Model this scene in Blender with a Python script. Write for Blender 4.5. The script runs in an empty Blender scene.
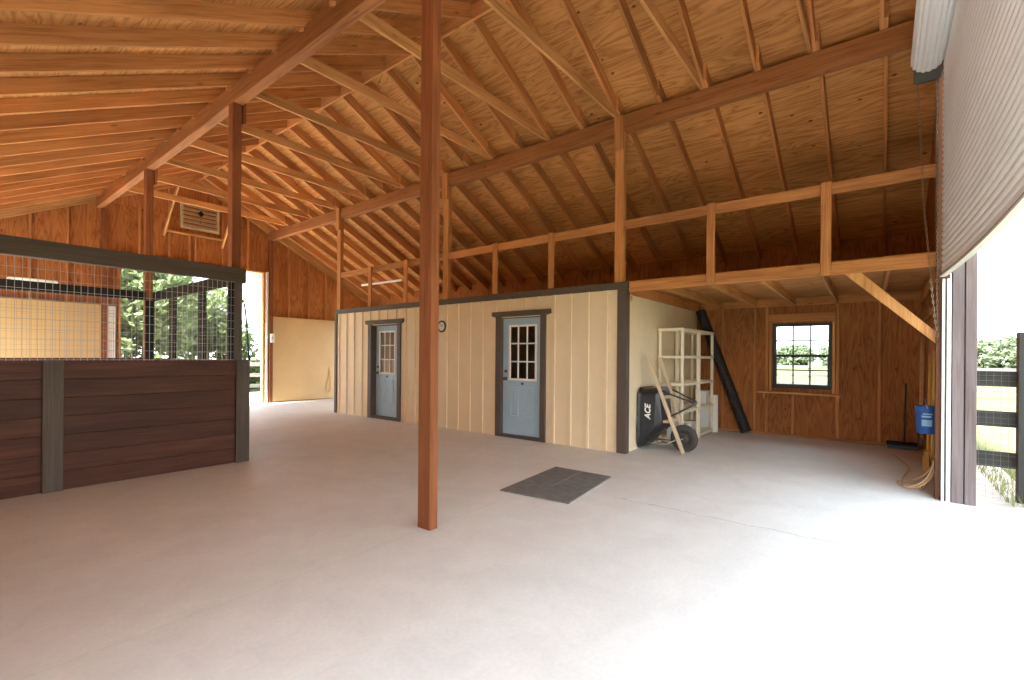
import bpy, bmesh, math, random
from mathutils import Vector, Matrix
C = bpy.context.scene.collection
random.seed(7)
V = Vector
W = {}                                     # world matrix of every object, by name

# ------------------------------------------------------------------ linking
def link(o, M, parent=None):
    C.objects.link(o)
    W[o.name] = M
    if parent is not None:
        o.parent = parent
        o.matrix_local = W[parent.name].inverted() @ M
    else:
        o.matrix_world = M
    return o

def tag(o, label=None, cat=None, group=None, kind=None):
    if label: o['label'] = label
    if cat: o['category'] = cat
    if group: o['group'] = group
    if kind: o['kind'] = kind
    return o

def thing(name, loc, label, cat, group=None):
    o = bpy.data.objects.new(name, None)
    o.empty_display_size = .1
    link(o, Matrix.Translation(loc))
    return tag(o, label, cat, group)

def put(name, bm, m, parent=None, origin=None, smooth=False, M=None):
    """bm holds world coordinates; the object's origin goes to the parent's base (or origin)."""
    if M is None:
        M = Matrix.Translation(origin if origin is not None else (W[parent.name].translation if parent is not None else (0, 0, 0)))
    bm.transform(M.inverted())
    bmesh.ops.recalc_face_normals(bm, faces=bm.faces)
    me = bpy.data.meshes.new(name)
    bm.to_mesh(me); bm.free()
    me.materials.append(m)
    if smooth:
        for p in me.polygons: p.use_smooth = True
    return link(bpy.data.objects.new(name, me), M, parent)

def struct(name, bm, m, parent=None, smooth=False, label=None):
    o = put(name, bm, m, parent, smooth=smooth)
    o['kind'] = 'structure'
    if label: o['label'] = label
    return o

# ------------------------------------------------------------------ shapes
def box(bm, a, b, ch=0.0):
    x0, y0, z0 = [min(a[i], b[i]) for i in range(3)]
    x1, y1, z1 = [max(a[i], b[i]) for i in range(3)]
    r = bmesh.ops.create_cube(bm, size=1)
    vs = r['verts']
    for v in vs:
        v.co = V((x0 + (v.co.x + .5) * (x1 - x0), y0 + (v.co.y + .5) * (y1 - y0), z0 + (v.co.z + .5) * (z1 - z0)))
    if ch:
        es = list({e for v in vs for e in v.link_edges})
        bmesh.ops.bevel(bm, geom=es, offset=ch, segments=1, affect='EDGES')
    return bm

def BX(*ab, ch=0.0):
    bm = bmesh.new()
    for a, b in ab: box(bm, a, b, ch)
    return bm

def tube(bm, pts, r, n=8, caps=True, radii=None):
    pts = [V(p) for p in pts]
    rings = []
    prev = None
    for i, p in enumerate(pts):
        d = (pts[min(i + 1, len(pts) - 1)] - pts[max(i - 1, 0)]).normalized()
        if prev is None:
            a = d.orthogonal().normalized()
        else:
            a = (prev - d * prev.dot(d))
            a = a.normalized() if a.length > 1e-6 else d.orthogonal().normalized()
        prev = a
        b = d.cross(a)
        rr = radii[i] if radii else r
        rings.append([bm.verts.new(p + (a * math.cos(t * 2 * math.pi / n) + b * math.sin(t * 2 * math.pi / n)) * rr) for t in range(n)])
    for i in range(len(rings) - 1):
        for t in range(n):
            bm.faces.new((rings[i][t], rings[i][(t + 1) % n], rings[i + 1][(t + 1) % n], rings[i + 1][t]))
    if caps:
        bm.faces.new(rings[0][::-1]); bm.faces.new(rings[-1])
    return bm

def lathe(bm, prof, centre, axis=(0, 0, 1), n=24, ref=None):
    """prof: list of (radius, height along axis)."""
    ax = V(axis).normalized(); a = ax.orthogonal().normalized(); b = ax.cross(a); c = V(centre)
    rings = []
    for r, h in prof:
        if r < 1e-5: rings.append([bm.verts.new(c + ax * h)])
        else: rings.append([bm.verts.new(c + ax * h + (a * math.cos(t * 2 * math.pi / n) + b * math.sin(t * 2 * math.pi / n)) * r) for t in range(n)])
    for p, q in zip(rings, rings[1:]):
        for t in range(n):
            if len(p) == 1 and len(q) == 1: continue
            if len(p) == 1: bm.faces.new((p[0], q[t], q[(t + 1) % n]))
            elif len(q) == 1: bm.faces.new((p[t], p[(t + 1) % n], q[0]))
            else: bm.faces.new((p[t], p[(t + 1) % n], q[(t + 1) % n], q[t]))
    return bm

def loft(bm, rings, cap0=True, cap1=True):
    rs = [[bm.verts.new(p) for p in r] for r in rings]
    n = len(rs[0])
    for a, b in zip(rs, rs[1:]):
        for t in range(n): bm.faces.new((a[t], a[(t + 1) % n], b[(t + 1) % n], b[t]))
    if cap0: bm.faces.new(rs[0][::-1])
    if cap1: bm.faces.new(rs[-1])
    return bm

_bars = {}
def bar_mesh(L, w, h, shear, m):
    """A timber lying along local X, edges eased; shear tilts both end cuts."""
    key = (round(L, 3), round(w, 4), round(h, 4), round(shear, 3), m.name)
    if key in _bars: return _bars[key]
    bm = bmesh.new()
    c = min(.004, w * .2, h * .2)
    prof = [(-w/2 + c, -h/2), (w/2 - c, -h/2), (w/2, -h/2 + c), (w/2, h/2 - c), (w/2 - c, h/2), (-w/2 + c, h/2), (-w/2, h/2 - c), (-w/2, -h/2 + c)]
    loft(bm, [[V((x + shear * q, p, q)) for p, q in prof] for x in (-L/2, L/2)])
    bmesh.ops.recalc_face_normals(bm, faces=bm.faces)
    me = bpy.data.meshes.new('timber'); bm.to_mesh(me); bm.free(); me.materials.append(m)
    _bars[key] = me
    return me

def bar(name, p0, p1, w, h, m, up=(0, 0, 1), shear=0.0, parent=None, label=None, cat=None, group=None, kind=None):
    p0, p1 = V(p0), V(p1)
    x = (p1 - p0).normalized()
    z = V(up) - x * V(up).dot(x); z.normalize()
    y = z.cross(x)
    M = Matrix((x, y, z)).transposed().to_4x4(); M.translation = (p0 + p1) / 2
    o = bpy.data.objects.new(name, bar_mesh((p1 - p0).length, w, h, shear, m))
    link(o, M, parent)
    return tag(o, label, cat, group, kind)

ORD = ['first', 'second', 'third', 'fourth', 'fifth', 'sixth', 'seventh', 'eighth', 'ninth', 'tenth', 'eleventh', 'twelfth', 'thirteenth',
       'fourteenth', 'fifteenth', 'sixteenth', 'seventeenth', 'eighteenth', 'nineteenth', 'twentieth', 'twenty-first', 'twenty-second', 'twenty-third', 'twenty-fourth']

# ------------------------------------------------------------------ materials
def lin(r, g, b):
    f = lambda c: (c / 255 / 12.92) if c / 255 <= .04045 else ((c / 255 + .055) / 1.055) ** 2.4
    return (f(r), f(g), f(b), 1)

class NT:
    def __init__(s, name):
        s.m = bpy.data.materials.new(name); s.m.use_nodes = True
        s.t = s.m.node_tree; s.n = s.t.nodes; s.l = s.t.links
        s.b = s.n['Principled BSDF']
    def add(s, t, **k):
        n = s.n.new(t)
        for a, v in k.items():
            if a.startswith('i_'):
                n.inputs[a[2:].replace('_', ' ')].default_value = v
            else: setattr(n, a, v)
        return n
    def ln(s, a, ao, b, bi): s.l.new(a.outputs[ao], b.inputs[bi])
    def math(s, op, a, b=None, c=None):
        n = s.n.new('ShaderNodeMath'); n.operation = op
        for i, v in enumerate((a, b, c)):
            if v is None: continue
            if isinstance(v, (int, float)): n.inputs[i].default_value = v
            else: s.l.new(v, n.inputs[i])
        return n.outputs[0]
    def mix(s, fac, a, b, blend='MIX'):
        n = s.n.new('ShaderNodeMix'); n.data_type = 'RGBA'; n.blend_type = blend
        for i, v in ((0, fac), (6, a), (7, b)):
            if isinstance(v, (int, float)): n.inputs[i].default_value = v
            elif isinstance(v, tuple): n.inputs[i].default_value = v
            else: s.l.new(v, n.inputs[i])
        return n.outputs[2]
    def ramp(s, fac, *stops):
        n = s.n.new('ShaderNodeValToRGB'); e = n.color_ramp.elements
        while len(e) < len(stops): e.new(.5)
        for el, (p, c) in zip(e, stops): el.position = p; el.color = c if isinstance(c, tuple) else (c, c, c, 1)
        s.l.new(fac, n.inputs[0]); return n.outputs[0]
    def col(s, v):
        if isinstance(v, tuple): s.b.inputs['Base Color'].default_value = v
        else: s.l.new(v, s.b.inputs['Base Color'])
    def bump(s, h, strength, dist=.004):
        n = s.add('ShaderNodeBump'); n.inputs['Strength'].default_value = strength; n.inputs['Distance'].default_value = dist
        s.l.new(h, n.inputs['Height']); s.l.new(n.outputs[0], s.b.inputs['Normal'])

def wood(name, base, axis='x', dark=.55, light=1.25, knots=.5, rough=.75, vary=.16, scale=1.0, bump=.25, seams=None):
    k = NT(name)
    tc = k.add('ShaderNodeTexCoord'); oi = k.add('ShaderNodeObjectInfo')
    off = k.math('MULTIPLY', oi.outputs['Random'], 37.0)
    cb = k.add('ShaderNodeCombineXYZ'); [k.l.new(off, cb.inputs[i]) for i in range(3)]
    va = k.add('ShaderNodeVectorMath', operation='ADD'); k.ln(tc, 'Object', va, 0); k.ln(cb, 0, va, 1)
    def mapped(a, b):
        mp = k.add('ShaderNodeMapping'); s = [b, b, b]; s['xyz'.index(axis)] = a
        mp.inputs['Scale'].default_value = s; k.ln(va, 0, mp, 0); return mp
    g = k.add('ShaderNodeTexNoise', i_Scale=1.0, i_Detail=5.0, i_Roughness=.6, i_Distortion=.8); k.ln(mapped(.9 * scale, 17 * scale), 0, g, 0)
    f = k.add('ShaderNodeTexNoise', i_Scale=1.0, i_Detail=3.0); k.ln(mapped(3 * scale, 90 * scale), 0, f, 0)
    p = k.add('ShaderNodeTexNoise', i_Scale=1.0, i_Detail=2.0); k.ln(mapped(.7, 2.2), 0, p, 0)
    fac = k.math('ADD', k.math('MULTIPLY', g.outputs[0], .62), k.math('MULTIPLY', f.outputs[0], .38))
    mul = lambda s, r=1.0, b=1.0: (min(1, base[0] * s), min(1, base[1] * s * r), min(1, base[2] * s * b), 1)
    c = k.ramp(fac, (.3, mul(dark, .85, .75)), (.5, mul(1)), (.7, mul(light, 1.08, 1.15)))
    pv = k.ramp(p.outputs[0], (.3, .78), (.7, 1.15))
    c = k.mix(.9, c, pv, 'MULTIPLY')
    if knots:
        vo = k.add('ShaderNodeTexVoronoi', i_Scale=1.0); k.ln(mapped(2.2 * scale, 6.0 * scale), 0, vo, 0)
        kf = k.ramp(vo.outputs['Distance'], (.05, 1.0), (.14, 0.0))
        c = k.mix(k.math('MULTIPLY', kf, knots), c, mul(.28, .7, .6))
    hv = k.add('ShaderNodeHueSaturation'); k.l.new(c, hv.inputs['Color'])
    k.l.new(k.math('ADD', k.math('MULTIPLY', oi.outputs['Random'], 2 * vary), 1 - vary), hv.inputs['Value'])
    k.col(hv.outputs[0])
    k.b.inputs['Roughness'].default_value = rough
    k.b.inputs['Specular IOR Level'].default_value = .25
    if bump: k.bump(fac, bump, .003)
    return k.m

def plywood(name, base, u, v, sheet=(2.44, 1.22), grain='u', knots=.75, seam=.35, rough=.8, flame=1.0, shift=.5):
    """Sheets of plywood: u, v name the object axes the sheets lie in; grain runs along u or v."""
    k = NT(name)
    tc = k.add('ShaderNodeTexCoord'); sp = k.add('ShaderNodeSeparateXYZ'); k.ln(tc, 'Object', sp, 0)
    U, Vv = sp.outputs['xyz'.index(u)], sp.outputs['xyz'.index(v)]
    cb = k.add('ShaderNodeCombineXYZ'); k.l.new(U, cb.inputs[0]); k.l.new(Vv, cb.inputs[1])
    br = k.add('ShaderNodeTexBrick', offset=shift, squash=1.0, i_Scale=1.0, i_Mortar_Size=.004, i_Mortar_Smooth=.2, i_Bias=0.0, i_Brick_Width=sheet[0], i_Row_Height=sheet[1])
    br.inputs['Color1'].default_value = (0, 0, 0, 1); br.inputs['Color2'].default_value = (1, 1, 1, 1); br.inputs['Mortar'].default_value = (.5, .5, .5, 1)
    k.ln(cb, 0, br, 0)
    off = k.math('MULTIPLY', br.outputs[0], 31.0)
    A, B = (U, Vv) if grain == 'u' else (Vv, U)
    c2 = k.add('ShaderNodeCombineXYZ'); k.l.new(k.math('MULTIPLY', A, .55), c2.inputs[0]); k.l.new(k.math('MULTIPLY', B, 4.2), c2.inputs[1]); k.l.new(off, c2.inputs[2])
    n1 = k.add('ShaderNodeTexNoise', i_Scale=1.0, i_Detail=2.5, i_Roughness=.55, i_Distortion=.9); k.ln(c2, 0, n1, 0)
    bands = k.math('FRACT', k.math('MULTIPLY', n1.outputs[0], 9.0 * flame))
    bands = k.math('ABSOLUTE', k.math('SUBTRACT', bands, .5))
    n2 = k.add('ShaderNodeTexNoise', i_Scale=1.0, i_Detail=4.0)
    c3 = k.add('ShaderNodeCombineXYZ'); k.l.new(k.math('MULTIPLY', A, 6.0), c3.inputs[0]); k.l.new(k.math('MULTIPLY', B, 60.0), c3.inputs[1]); k.l.new(off, c3.inputs[2]); k.ln(c3, 0, n2, 0)
    n3 = k.add('ShaderNodeTexNoise', i_Scale=.8, i_Detail=3.0); k.ln(tc, 'Object', n3, 0)
    mul = lambda s, r=1.0, b=1.0: (min(1, base[0] * s), min(1, base[1] * s * r), min(1, base[2] * s * b), 1)
    fac = k.math('ADD', k.math('MULTIPLY', bands, 1.1), k.math('MULTIPLY', n2.outputs[0], .45))
    c = k.ramp(fac, (.12, mul(.66, .84, .7)), (.4, mul(.98)), (.8, mul(1.2, 1.08, 1.1)))
    c = k.mix(.85, c, k.ramp(n3.outputs[0], (.3, .74), (.7, 1.18)), 'MULTIPLY')
    c = k.mix(.7, c, k.ramp(br.outputs[0], (0, .78), (1, 1.18)), 'MULTIPLY')
    if knots:
        c4 = k.add('ShaderNodeCombineXYZ'); k.l.new(k.math('MULTIPLY', A, 3.6), c4.inputs[0]); k.l.new(k.math('MULTIPLY', B, 6.0), c4.inputs[1]); k.l.new(off, c4.inputs[2])
        vo = k.add('ShaderNodeTexVoronoi', i_Scale=1.0); k.ln(c4, 0, vo, 0)
        sx = k.add('ShaderNodeSeparateColor'); k.ln(vo, 'Color', sx, 0)
        keep = k.math('GREATER_THAN', sx.outputs[0], .42)
        kf = k.math('MULTIPLY', k.ramp(vo.outputs['Distance'], (.06, 1.0), (.13, 0.0)), keep)
        c = k.mix(k.math('MULTIPLY', kf, knots), c, mul(.16, .6, .5))
    c = k.mix(k.math('MULTIPLY', br.outputs['Fac'], seam), c, mul(.2))
    k.col(c); k.b.inputs['Roughness'].default_value = rough; k.b.inputs['Specular IOR Level'].default_value = .2
    return k.m

def paint(name, c, rough=.5, metal=0.0, noise=.08, scale=6.0, spec=.5, bump=0.0, stretch=(1, 1, 1)):
    k = NT(name)
    tc = k.add('ShaderNodeTexCoord'); mp = k.add('ShaderNodeMapping'); mp.inputs['Scale'].default_value = stretch; k.ln(tc, 'Object', mp, 0)
    n = k.add('ShaderNodeTexNoise', i_Scale=scale, i_Detail=5.0, i_Roughness=.6); k.ln(mp, 0, n, 0)
    lo = tuple(x * (1 - noise) for x in c[:3]) + (1,); hi = tuple(min(1, x * (1 + noise)) for x in c[:3]) + (1,)
    k.col(k.ramp(n.outputs[0], (.3, lo), (.7, hi)))
    k.b.inputs['Roughness'].default_value = rough; k.b.inputs['Metallic'].default_value = metal
    k.b.inputs['Specular IOR Level'].default_value = spec
    if bump: k.bump(n.outputs[0], bump, .004)
    return k.m

LUM = (.50, .215, .07)
M = {}
M['lumber'] = wood('sawn fir lumber', LUM)
M['lumber_pale'] = wood('paler fir lumber', (.58, .285, .10), knots=.35)
M['brace'] = wood('pale fir brace', (.58, .285, .10), 'z', knots=.2)
M['beam'] = wood('built up fir beam', (.33, .13, .043), vary=.03)
M['post'] = wood('fir post', (.235, .078, .027), vary=.06, knots=.4)
M['jamb'] = wood('dark brown jamb timber', (.17, .075, .04), knots=.2, vary=.03)
M['deck'] = plywood('roof sheathing plywood', (.54, .245, .078), 'x', 'y', grain='u', knots=.9, seam=.7)
M['ply_x'] = plywood('wall sheathing plywood across', (.42, .155, .046), 'x', 'z', sheet=(1.22, 2.44), grain='v', knots=.55, seam=.5, shift=0.0)
M['ply_y'] = plywood('wall sheathing plywood along', (.38, .14, .042), 'y', 'z', sheet=(1.22, 2.44), grain='v', knots=.65, seam=.5, flame=1.3, shift=0.0)
M['loft_ply'] = plywood('loft floor plywood', (.55, .27, .10), 'y', 'x', grain='u', knots=.4)
M['stain'] = wood('dark brown stained plank', (.078, .026, .012), dark=.6, light=1.6, knots=.3, vary=.12, rough=.55, bump=.5)
M['charcoal'] = wood('charcoal brown stained timber', (.098, .080, .062), dark=.75, light=1.25, knots=0, vary=.04, rough=.7)
M['black_wood'] = wood('black stained timber', (.011, .009, .008), dark=.7, light=1.3, knots=0, vary=.1, rough=.7)
M['weathered'] = wood('weathered mauve grey timber', (.20, .158, .155), 'z', dark=.7, light=1.2, knots=.1, vary=.03, rough=.85)
M['fence'] = wood('weathered black fence board', (.055, .054, .050), dark=.75, light=1.3, knots=0, vary=.08, rough=.85)
M['fence_grey'] = wood('silvered fence board', (.22, .22, .2), dark=.75, light=1.3, knots=0, vary=.08, rough=.85)
M['handle'] = wood('pale ash handle', (.62, .50, .34), dark=.8, light=1.1, knots=0, vary=.05, scale=2)
M['tool_wood'] = wood('honey brown tool handle', (.62, .37, .17), dark=.8, light=1.1, knots=0, vary=.1, scale=2)
M['tool_yellow'] = paint('yellow tool handle', (.62, .36, .07, 1), .45)
M['cream'] = paint('cream painted siding', lin(226, 207, 172), .6, noise=.035, scale=3)
M['cream_side'] = paint('cream painted smooth wall', lin(232, 214, 180), .6, noise=.05, scale=2)
M['tan'] = paint('tan painted panel', lin(204, 174, 124), .4, noise=.07, scale=1.4)
M['trim'] = paint('dark taupe trim paint', lin(84, 73, 63), .6, noise=.12, scale=5)
M['trim_door'] = paint('taupe grey trim paint', lin(88, 76, 66), .6, noise=.1, scale=5)
M['blue'] = paint('pale blue door paint', lin(160, 188, 204), .45, noise=.03, scale=4)
M['white'] = paint('white enamel', lin(235, 233, 226), .4, noise=.02)
M['offwhite'] = paint('ivory plastic', lin(232, 222, 196), .45, noise=.03)
M['curtain'] = paint('white slat steel', lin(238, 240, 240), .4, noise=.035, scale=2.5)
M['seal'] = paint('grey rubber seal', lin(120, 122, 124), .6)
M['steel'] = paint('galvanised steel', lin(176, 178, 180), .35, metal=.75, noise=.1)
M['dark_steel'] = paint('oily dark steel', lin(92, 90, 86), .45, metal=.6, noise=.2)
M['track'] = paint('white track steel', lin(228, 226, 224), .4, noise=.03)
M['wire'] = paint('galvanised wire', lin(150, 148, 145), .45, metal=.3, noise=.1)
M['chain'] = paint('zinc chain', lin(150, 132, 110), .4, metal=.7, noise=.15)
M['rubber'] = paint('charcoal rubber', lin(110, 109, 105), .85, noise=.22, scale=9, bump=.3)
M['tyre'] = paint('dusty tyre rubber', lin(70, 66, 62), .85, noise=.15)
M['black'] = paint('black gloss paint', lin(34, 35, 38), .35, noise=.15, spec=.5)
M['black_tube'] = paint('black corrugated plastic', lin(38, 34, 32), .55, noise=.2)
M['blackmetal'] = paint('black window frame paint', lin(48, 46, 38), .5, noise=.1)
M['brass'] = paint('aged brass', lin(120, 100, 70), .35, metal=.8)
M['bucket'] = paint('blue plastic', lin(30, 92, 168), .4, noise=.04)
M['label'] = paint('pale blue label print', lin(150, 196, 226), .5)
M['cord'] = paint('tan cord', lin(206, 172, 128), .6)
M['clockface'] = paint('white clock face', lin(232, 228, 220), .5, noise=.01)
M['louvre'] = paint('dusty beige slats', lin(206, 190, 160), .7, noise=.12, scale=8)
M['blind'] = paint('grey brown blind slats', lin(196, 184, 164), .6, noise=.06)
M['blind_pale'] = paint('pale translucent blind', lin(222, 214, 200), .6, noise=.03)
M['plastic_white'] = paint('white box', lin(226, 224, 216), .5, noise=.03)
M['room_brown'] = paint('brown room paint', lin(120, 96, 72), .8)  # brown of the tack room's inside wall

def glass(name, tint=(1, 1, 1, 1), refl=.08):
    k = NT(name)
    tr = k.add('ShaderNodeBsdfTransparent'); tr.inputs[0].default_value = tint
    gl = k.add('ShaderNodeBsdfGlossy', i_Roughness=.02)
    fr = k.add('ShaderNodeFresnel', i_IOR=1.22)
    mx = k.add('ShaderNodeMixShader'); k.ln(fr, 0, mx, 0); k.ln(tr, 0, mx, 1); k.ln(gl, 0, mx, 2)
    k.ln(mx, 0, k.n['Material Output'], 0)
    return k.m
M['glass'] = glass('window glass', (.93, .96, .95, 1))

def leafmat(name, a, b):
    k = NT(name)
    oi = k.add('ShaderNodeTexCoord'); n = k.add('ShaderNodeTexNoise', i_Scale=2.2, i_Detail=3.0); k.ln(oi, 'Object', n, 0)
    c = k.ramp(n.outputs[0], (.3, a), (.7, b))
    k.col(c); k.b.inputs['Roughness'].default_value = .6
    tl = k.add('ShaderNodeBsdfTranslucent'); k.l.new(c, tl.inputs[0])
    mx = k.add('ShaderNodeMixShader'); mx.inputs[0].default_value = .45
    k.ln(k.b, 0, mx, 1); k.ln(tl, 0, mx, 2); k.ln(mx, 0, k.n['Material Output'], 0)
    return k.m
M['leaf'] = leafmat('broad leaves', (.085, .12, .045, 1), (.17, .225, .095, 1))
M['leaf_far'] = leafmat('distant leaves', (.07, .095, .05, 1), (.12, .15, .085, 1))  # greyer green puts distance haze into the leaf colour
M['palm'] = leafmat('palm leaflets', (.085, .12, .055, 1), (.15, .19, .09, 1))
M['bark'] = wood('grey bark', (.20, .16, .12), 'z', knots=0, rough=.9)
M['grass_blade'] = leafmat('grass blades', (.16, .20, .06, 1), (.30, .34, .12, 1))

def concrete():
    k = NT('swept concrete')
    tc = k.add('ShaderNodeTexCoord'); sp = k.add('ShaderNodeSeparateXYZ'); k.ln(tc, 'Object', sp, 0)
    X, Y = sp.outputs[0], sp.outputs[1]
    n1 = k.add('ShaderNodeTexNoise', i_Scale=.55, i_Detail=6.0, i_Roughness=.6); k.ln(tc, 'Object', n1, 0)
    n2 = k.add('ShaderNodeTexNoise', i_Scale=3.0, i_Detail=7.0, i_Roughness=.7, i_Distortion=.6); k.ln(tc, 'Object', n2, 0)
    n3 = k.add('ShaderNodeTexNoise', i_Scale=40.0, i_Detail=4.0); k.ln(tc, 'Object', n3, 0)
    c = k.ramp(n1.outputs[0], (.3, (.665, .66, .62, 1)), (.7, (.75, .745, .705, 1)))
    c = k.mix(.55, c, k.ramp(n2.outputs[0], (.3, .84), (.65, 1.05)), 'MULTIPLY')
    c = k.mix(.35, c, k.ramp(n3.outputs[0], (.3, .88), (.7, 1.08)), 'MULTIPLY')
    wob = k.math('MULTIPLY', k.math('SUBTRACT', n2.outputs[0], .5), .10)
    def line(expr, w, s):
        return k.math('MULTIPLY', k.ramp(k.math('ABSOLUTE', expr), (w * .4, 1.0), (w, 0.0)), s)
    j = line(k.math('SUBTRACT', Y, 8.93), .02, .30)
    j = k.math('MAXIMUM', j, line(k.math('SUBTRACT', Y, 7.52), .02, .28))
    j = k.math('MAXIMUM', j, line(k.math('ADD', k.math('SUBTRACT', X, 4.36), k.math('MULTIPLY', wob, 2.0)), .012, k.math('MULTIPLY', k.math('LESS_THAN', Y, 2.1), .34)))
    j = k.math('MAXIMUM', j, line(k.math('ADD', k.math('SUBTRACT', Y, 2.9), wob), .014, k.math('MULTIPLY', k.math('LESS_THAN', X, 3.5), .07)))
    c = k.mix(j, c, (.20, .18, .16, 1))
    k.col(c); k.b.inputs['Roughness'].default_value = .62; k.b.inputs['Specular IOR Level'].default_value = .35
    return k.m
M['floor'] = concrete()

def ground():
    k = NT('mown lawn')
    tc = k.add('ShaderNodeTexCoord')
    n = k.add('ShaderNodeTexNoise', i_Scale=.7, i_Detail=8.0, i_Roughness=.7); k.ln(tc, 'Object', n, 0)
    n2 = k.add('ShaderNodeTexNoise', i_Scale=22.0, i_Detail=6.0); k.ln(tc, 'Object', n2, 0)
    c = k.ramp(n.outputs[0], (.3, (.062, .068, .035, 1)), (.7, (.086, .092, .048, 1)))
    c = k.mix(.6, c, k.ramp(n2.outputs[0], (.3, .7), (.7, 1.2)), 'MULTIPLY')
    k.col(c); k.b.inputs['Roughness'].default_value = 1.0; k.b.inputs['Specular IOR Level'].default_value = 0.0; k.bump(n2.outputs[0], .6, .03)
    return k.m
M['lawn'] = ground()
M['sand'] = paint('pale sandy gravel', (.50, .45, .39, 1), .9, noise=.22, scale=14, bump=.5)

# ------------------------------------------------------------------ levels and lines of the barn
XL, XR = -.70, 9.82              # long walls, inner faces
YN, YF = -.50, 14.05             # end walls, inner faces
PL, PR = 2.60, 6.42              # purlins: left faces
RX = 4.57                        # ridge
SL = .5
ZP = 4.93                        # top of purlins = rafter underside at PR
def zr(x): return ZP + (PR - RX) * SL - abs(x - RX) * SL    # underside of rafters
RD = .184; RV = RD / math.cos(math.atan(SL))                # rafter depth, plumb
BENT = [3.05, 6.68, 10.38]

# ------------------------------------------------------------------ shell
def wall(name, axis, pos, thick, us, top, holes, m):
    """Slab in plane axis=pos..pos+thick, u along the other axis; top(u) its height."""
    cuts = sorted(set([us[0], us[1]] + [h[i] for h in holes for i in (0, 1)] + ([RX] if axis == 'y' and us[0] < RX < us[1] else [])))
    bm = bmesh.new()
    for a, b in zip(cuts, cuts[1:]):
        segs = [(h[2], h[3]) for h in holes if h[0] <= a + 1e-6 and h[1] >= b - 1e-6]
        z = 0.0; iv = []
        for s0, s1 in sorted(segs):
            if s0 > z: iv.append((z, s0))
            z = s1
        iv.append((z, None))
        for z0, z1 in iv:
            ta, tb = (top(a), top(b)) if z1 is None else (z1, z1)
            P = lambda u, t, zz: V((t, u, zz)) if axis == 'x' else V((u, t, zz))
            q = [[P(a, t, z0), P(b, t, z0), P(b, t, tb), P(a, t, ta)] for t in (pos, pos + thick)]
            loft(bm, q)
    return struct(name, bm, m)

bm = bmesh.new(); box(bm, (XL - .1, YN - .22, -.12), (XR + .1, YF + .15, 0)); struct('floor', bm, M['floor'], label='pale swept concrete barn floor')
eave = lambda u: zr(XR) + RV - .004
rake = lambda u: zr(u) + RV - .004
# right wall: window, opening added out of sight to light the tack room, side doorway by the far end
WIN = (.685, 1.585, .865, 2.03)
wall('wall_right', 'x', XR, .03, (YN - .1, YF), eave, [WIN, (3.5, 4.6, .9, 2.0), (11.0, 13.3, 0, 2.45)], M['ply_y'])
wall('wall_left', 'x', XL - .03, .03, (YN - .1, YF), eave, [(-.4, 1.6, 0, 2.35), (6.75, 9.2, 0, 2.35), (11.3, 13.2, 0, 2.35)], M['ply_y'])  # openings added in this unseen wall to let daylight in
DX0, DX1, DZ = -.30, 6.385, 4.30
wall('wall_near', 'y', YN - .03, .03, (XL, XR), rake, [(DX0, DX1, 0, DZ)], M['ply_x'])
FX0, FX1, FZ = 3.06, 6.27, 3.72
wall('wall_far', 'y', YF, .03, (XL, XR), rake, [(FX0, FX1, 0, FZ)], M['ply_x'])
def roof(name, s):
    L = (XR + .45 - RX) / math.cos(math.atan(SL))
    bm = bmesh.new(); box(bm, (YN - .5, 0, 0), (YF + .5, L, .018))
    a = math.atan(SL)
    # local x -> world y, local y -> down the slope
    yv = V((s * math.cos(a), 0, -math.sin(a))); xv = V((0, 1, 0)); zv = xv.cross(yv)
    if zv.z < 0: zv = -zv
    Mx = Matrix((xv, yv, zv)).transposed().to_4x4(); Mx.translation = (RX, 0, zr(RX) + RV)
    bmesh.ops.recalc_face_normals(bm, faces=bm.faces)
    me = bpy.data.meshes.new(name); bm.to_mesh(me); bm.free(); me.materials.append(M['deck'])
    o = bpy.data.objects.new(name, me); link(o, Mx); o['kind'] = 'structure'
    return o
roof('ceiling_right', 1); roof('ceiling_left', -1)

# ground outside
bm = bmesh.new(); bmesh.ops.create_grid(bm, x_segments=2, y_segments=2, size=140, matrix=Matrix.Translation((5, 5, -.13))); struct('ground', bm, M['lawn'], label='bright mown lawn around the barn')
bm = bmesh.new(); box(bm, (-3, -1.25, -.2), (9.9, YN - .22, -.035)); struct('trim_apron_near', bm, M['sand'])
bm = bmesh.new(); box(bm, (1.5, YF + .15, -.2), (9.9, YF + 4.6, -.035)); struct('trim_apron_far', bm, M['sand'])
bm = bmesh.new(); box(bm, (XR + .1, 9.5, -.2), (XR + 6, YF + 4.6, -.035)); struct('trim_apron_side', bm, M['sand'])

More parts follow.
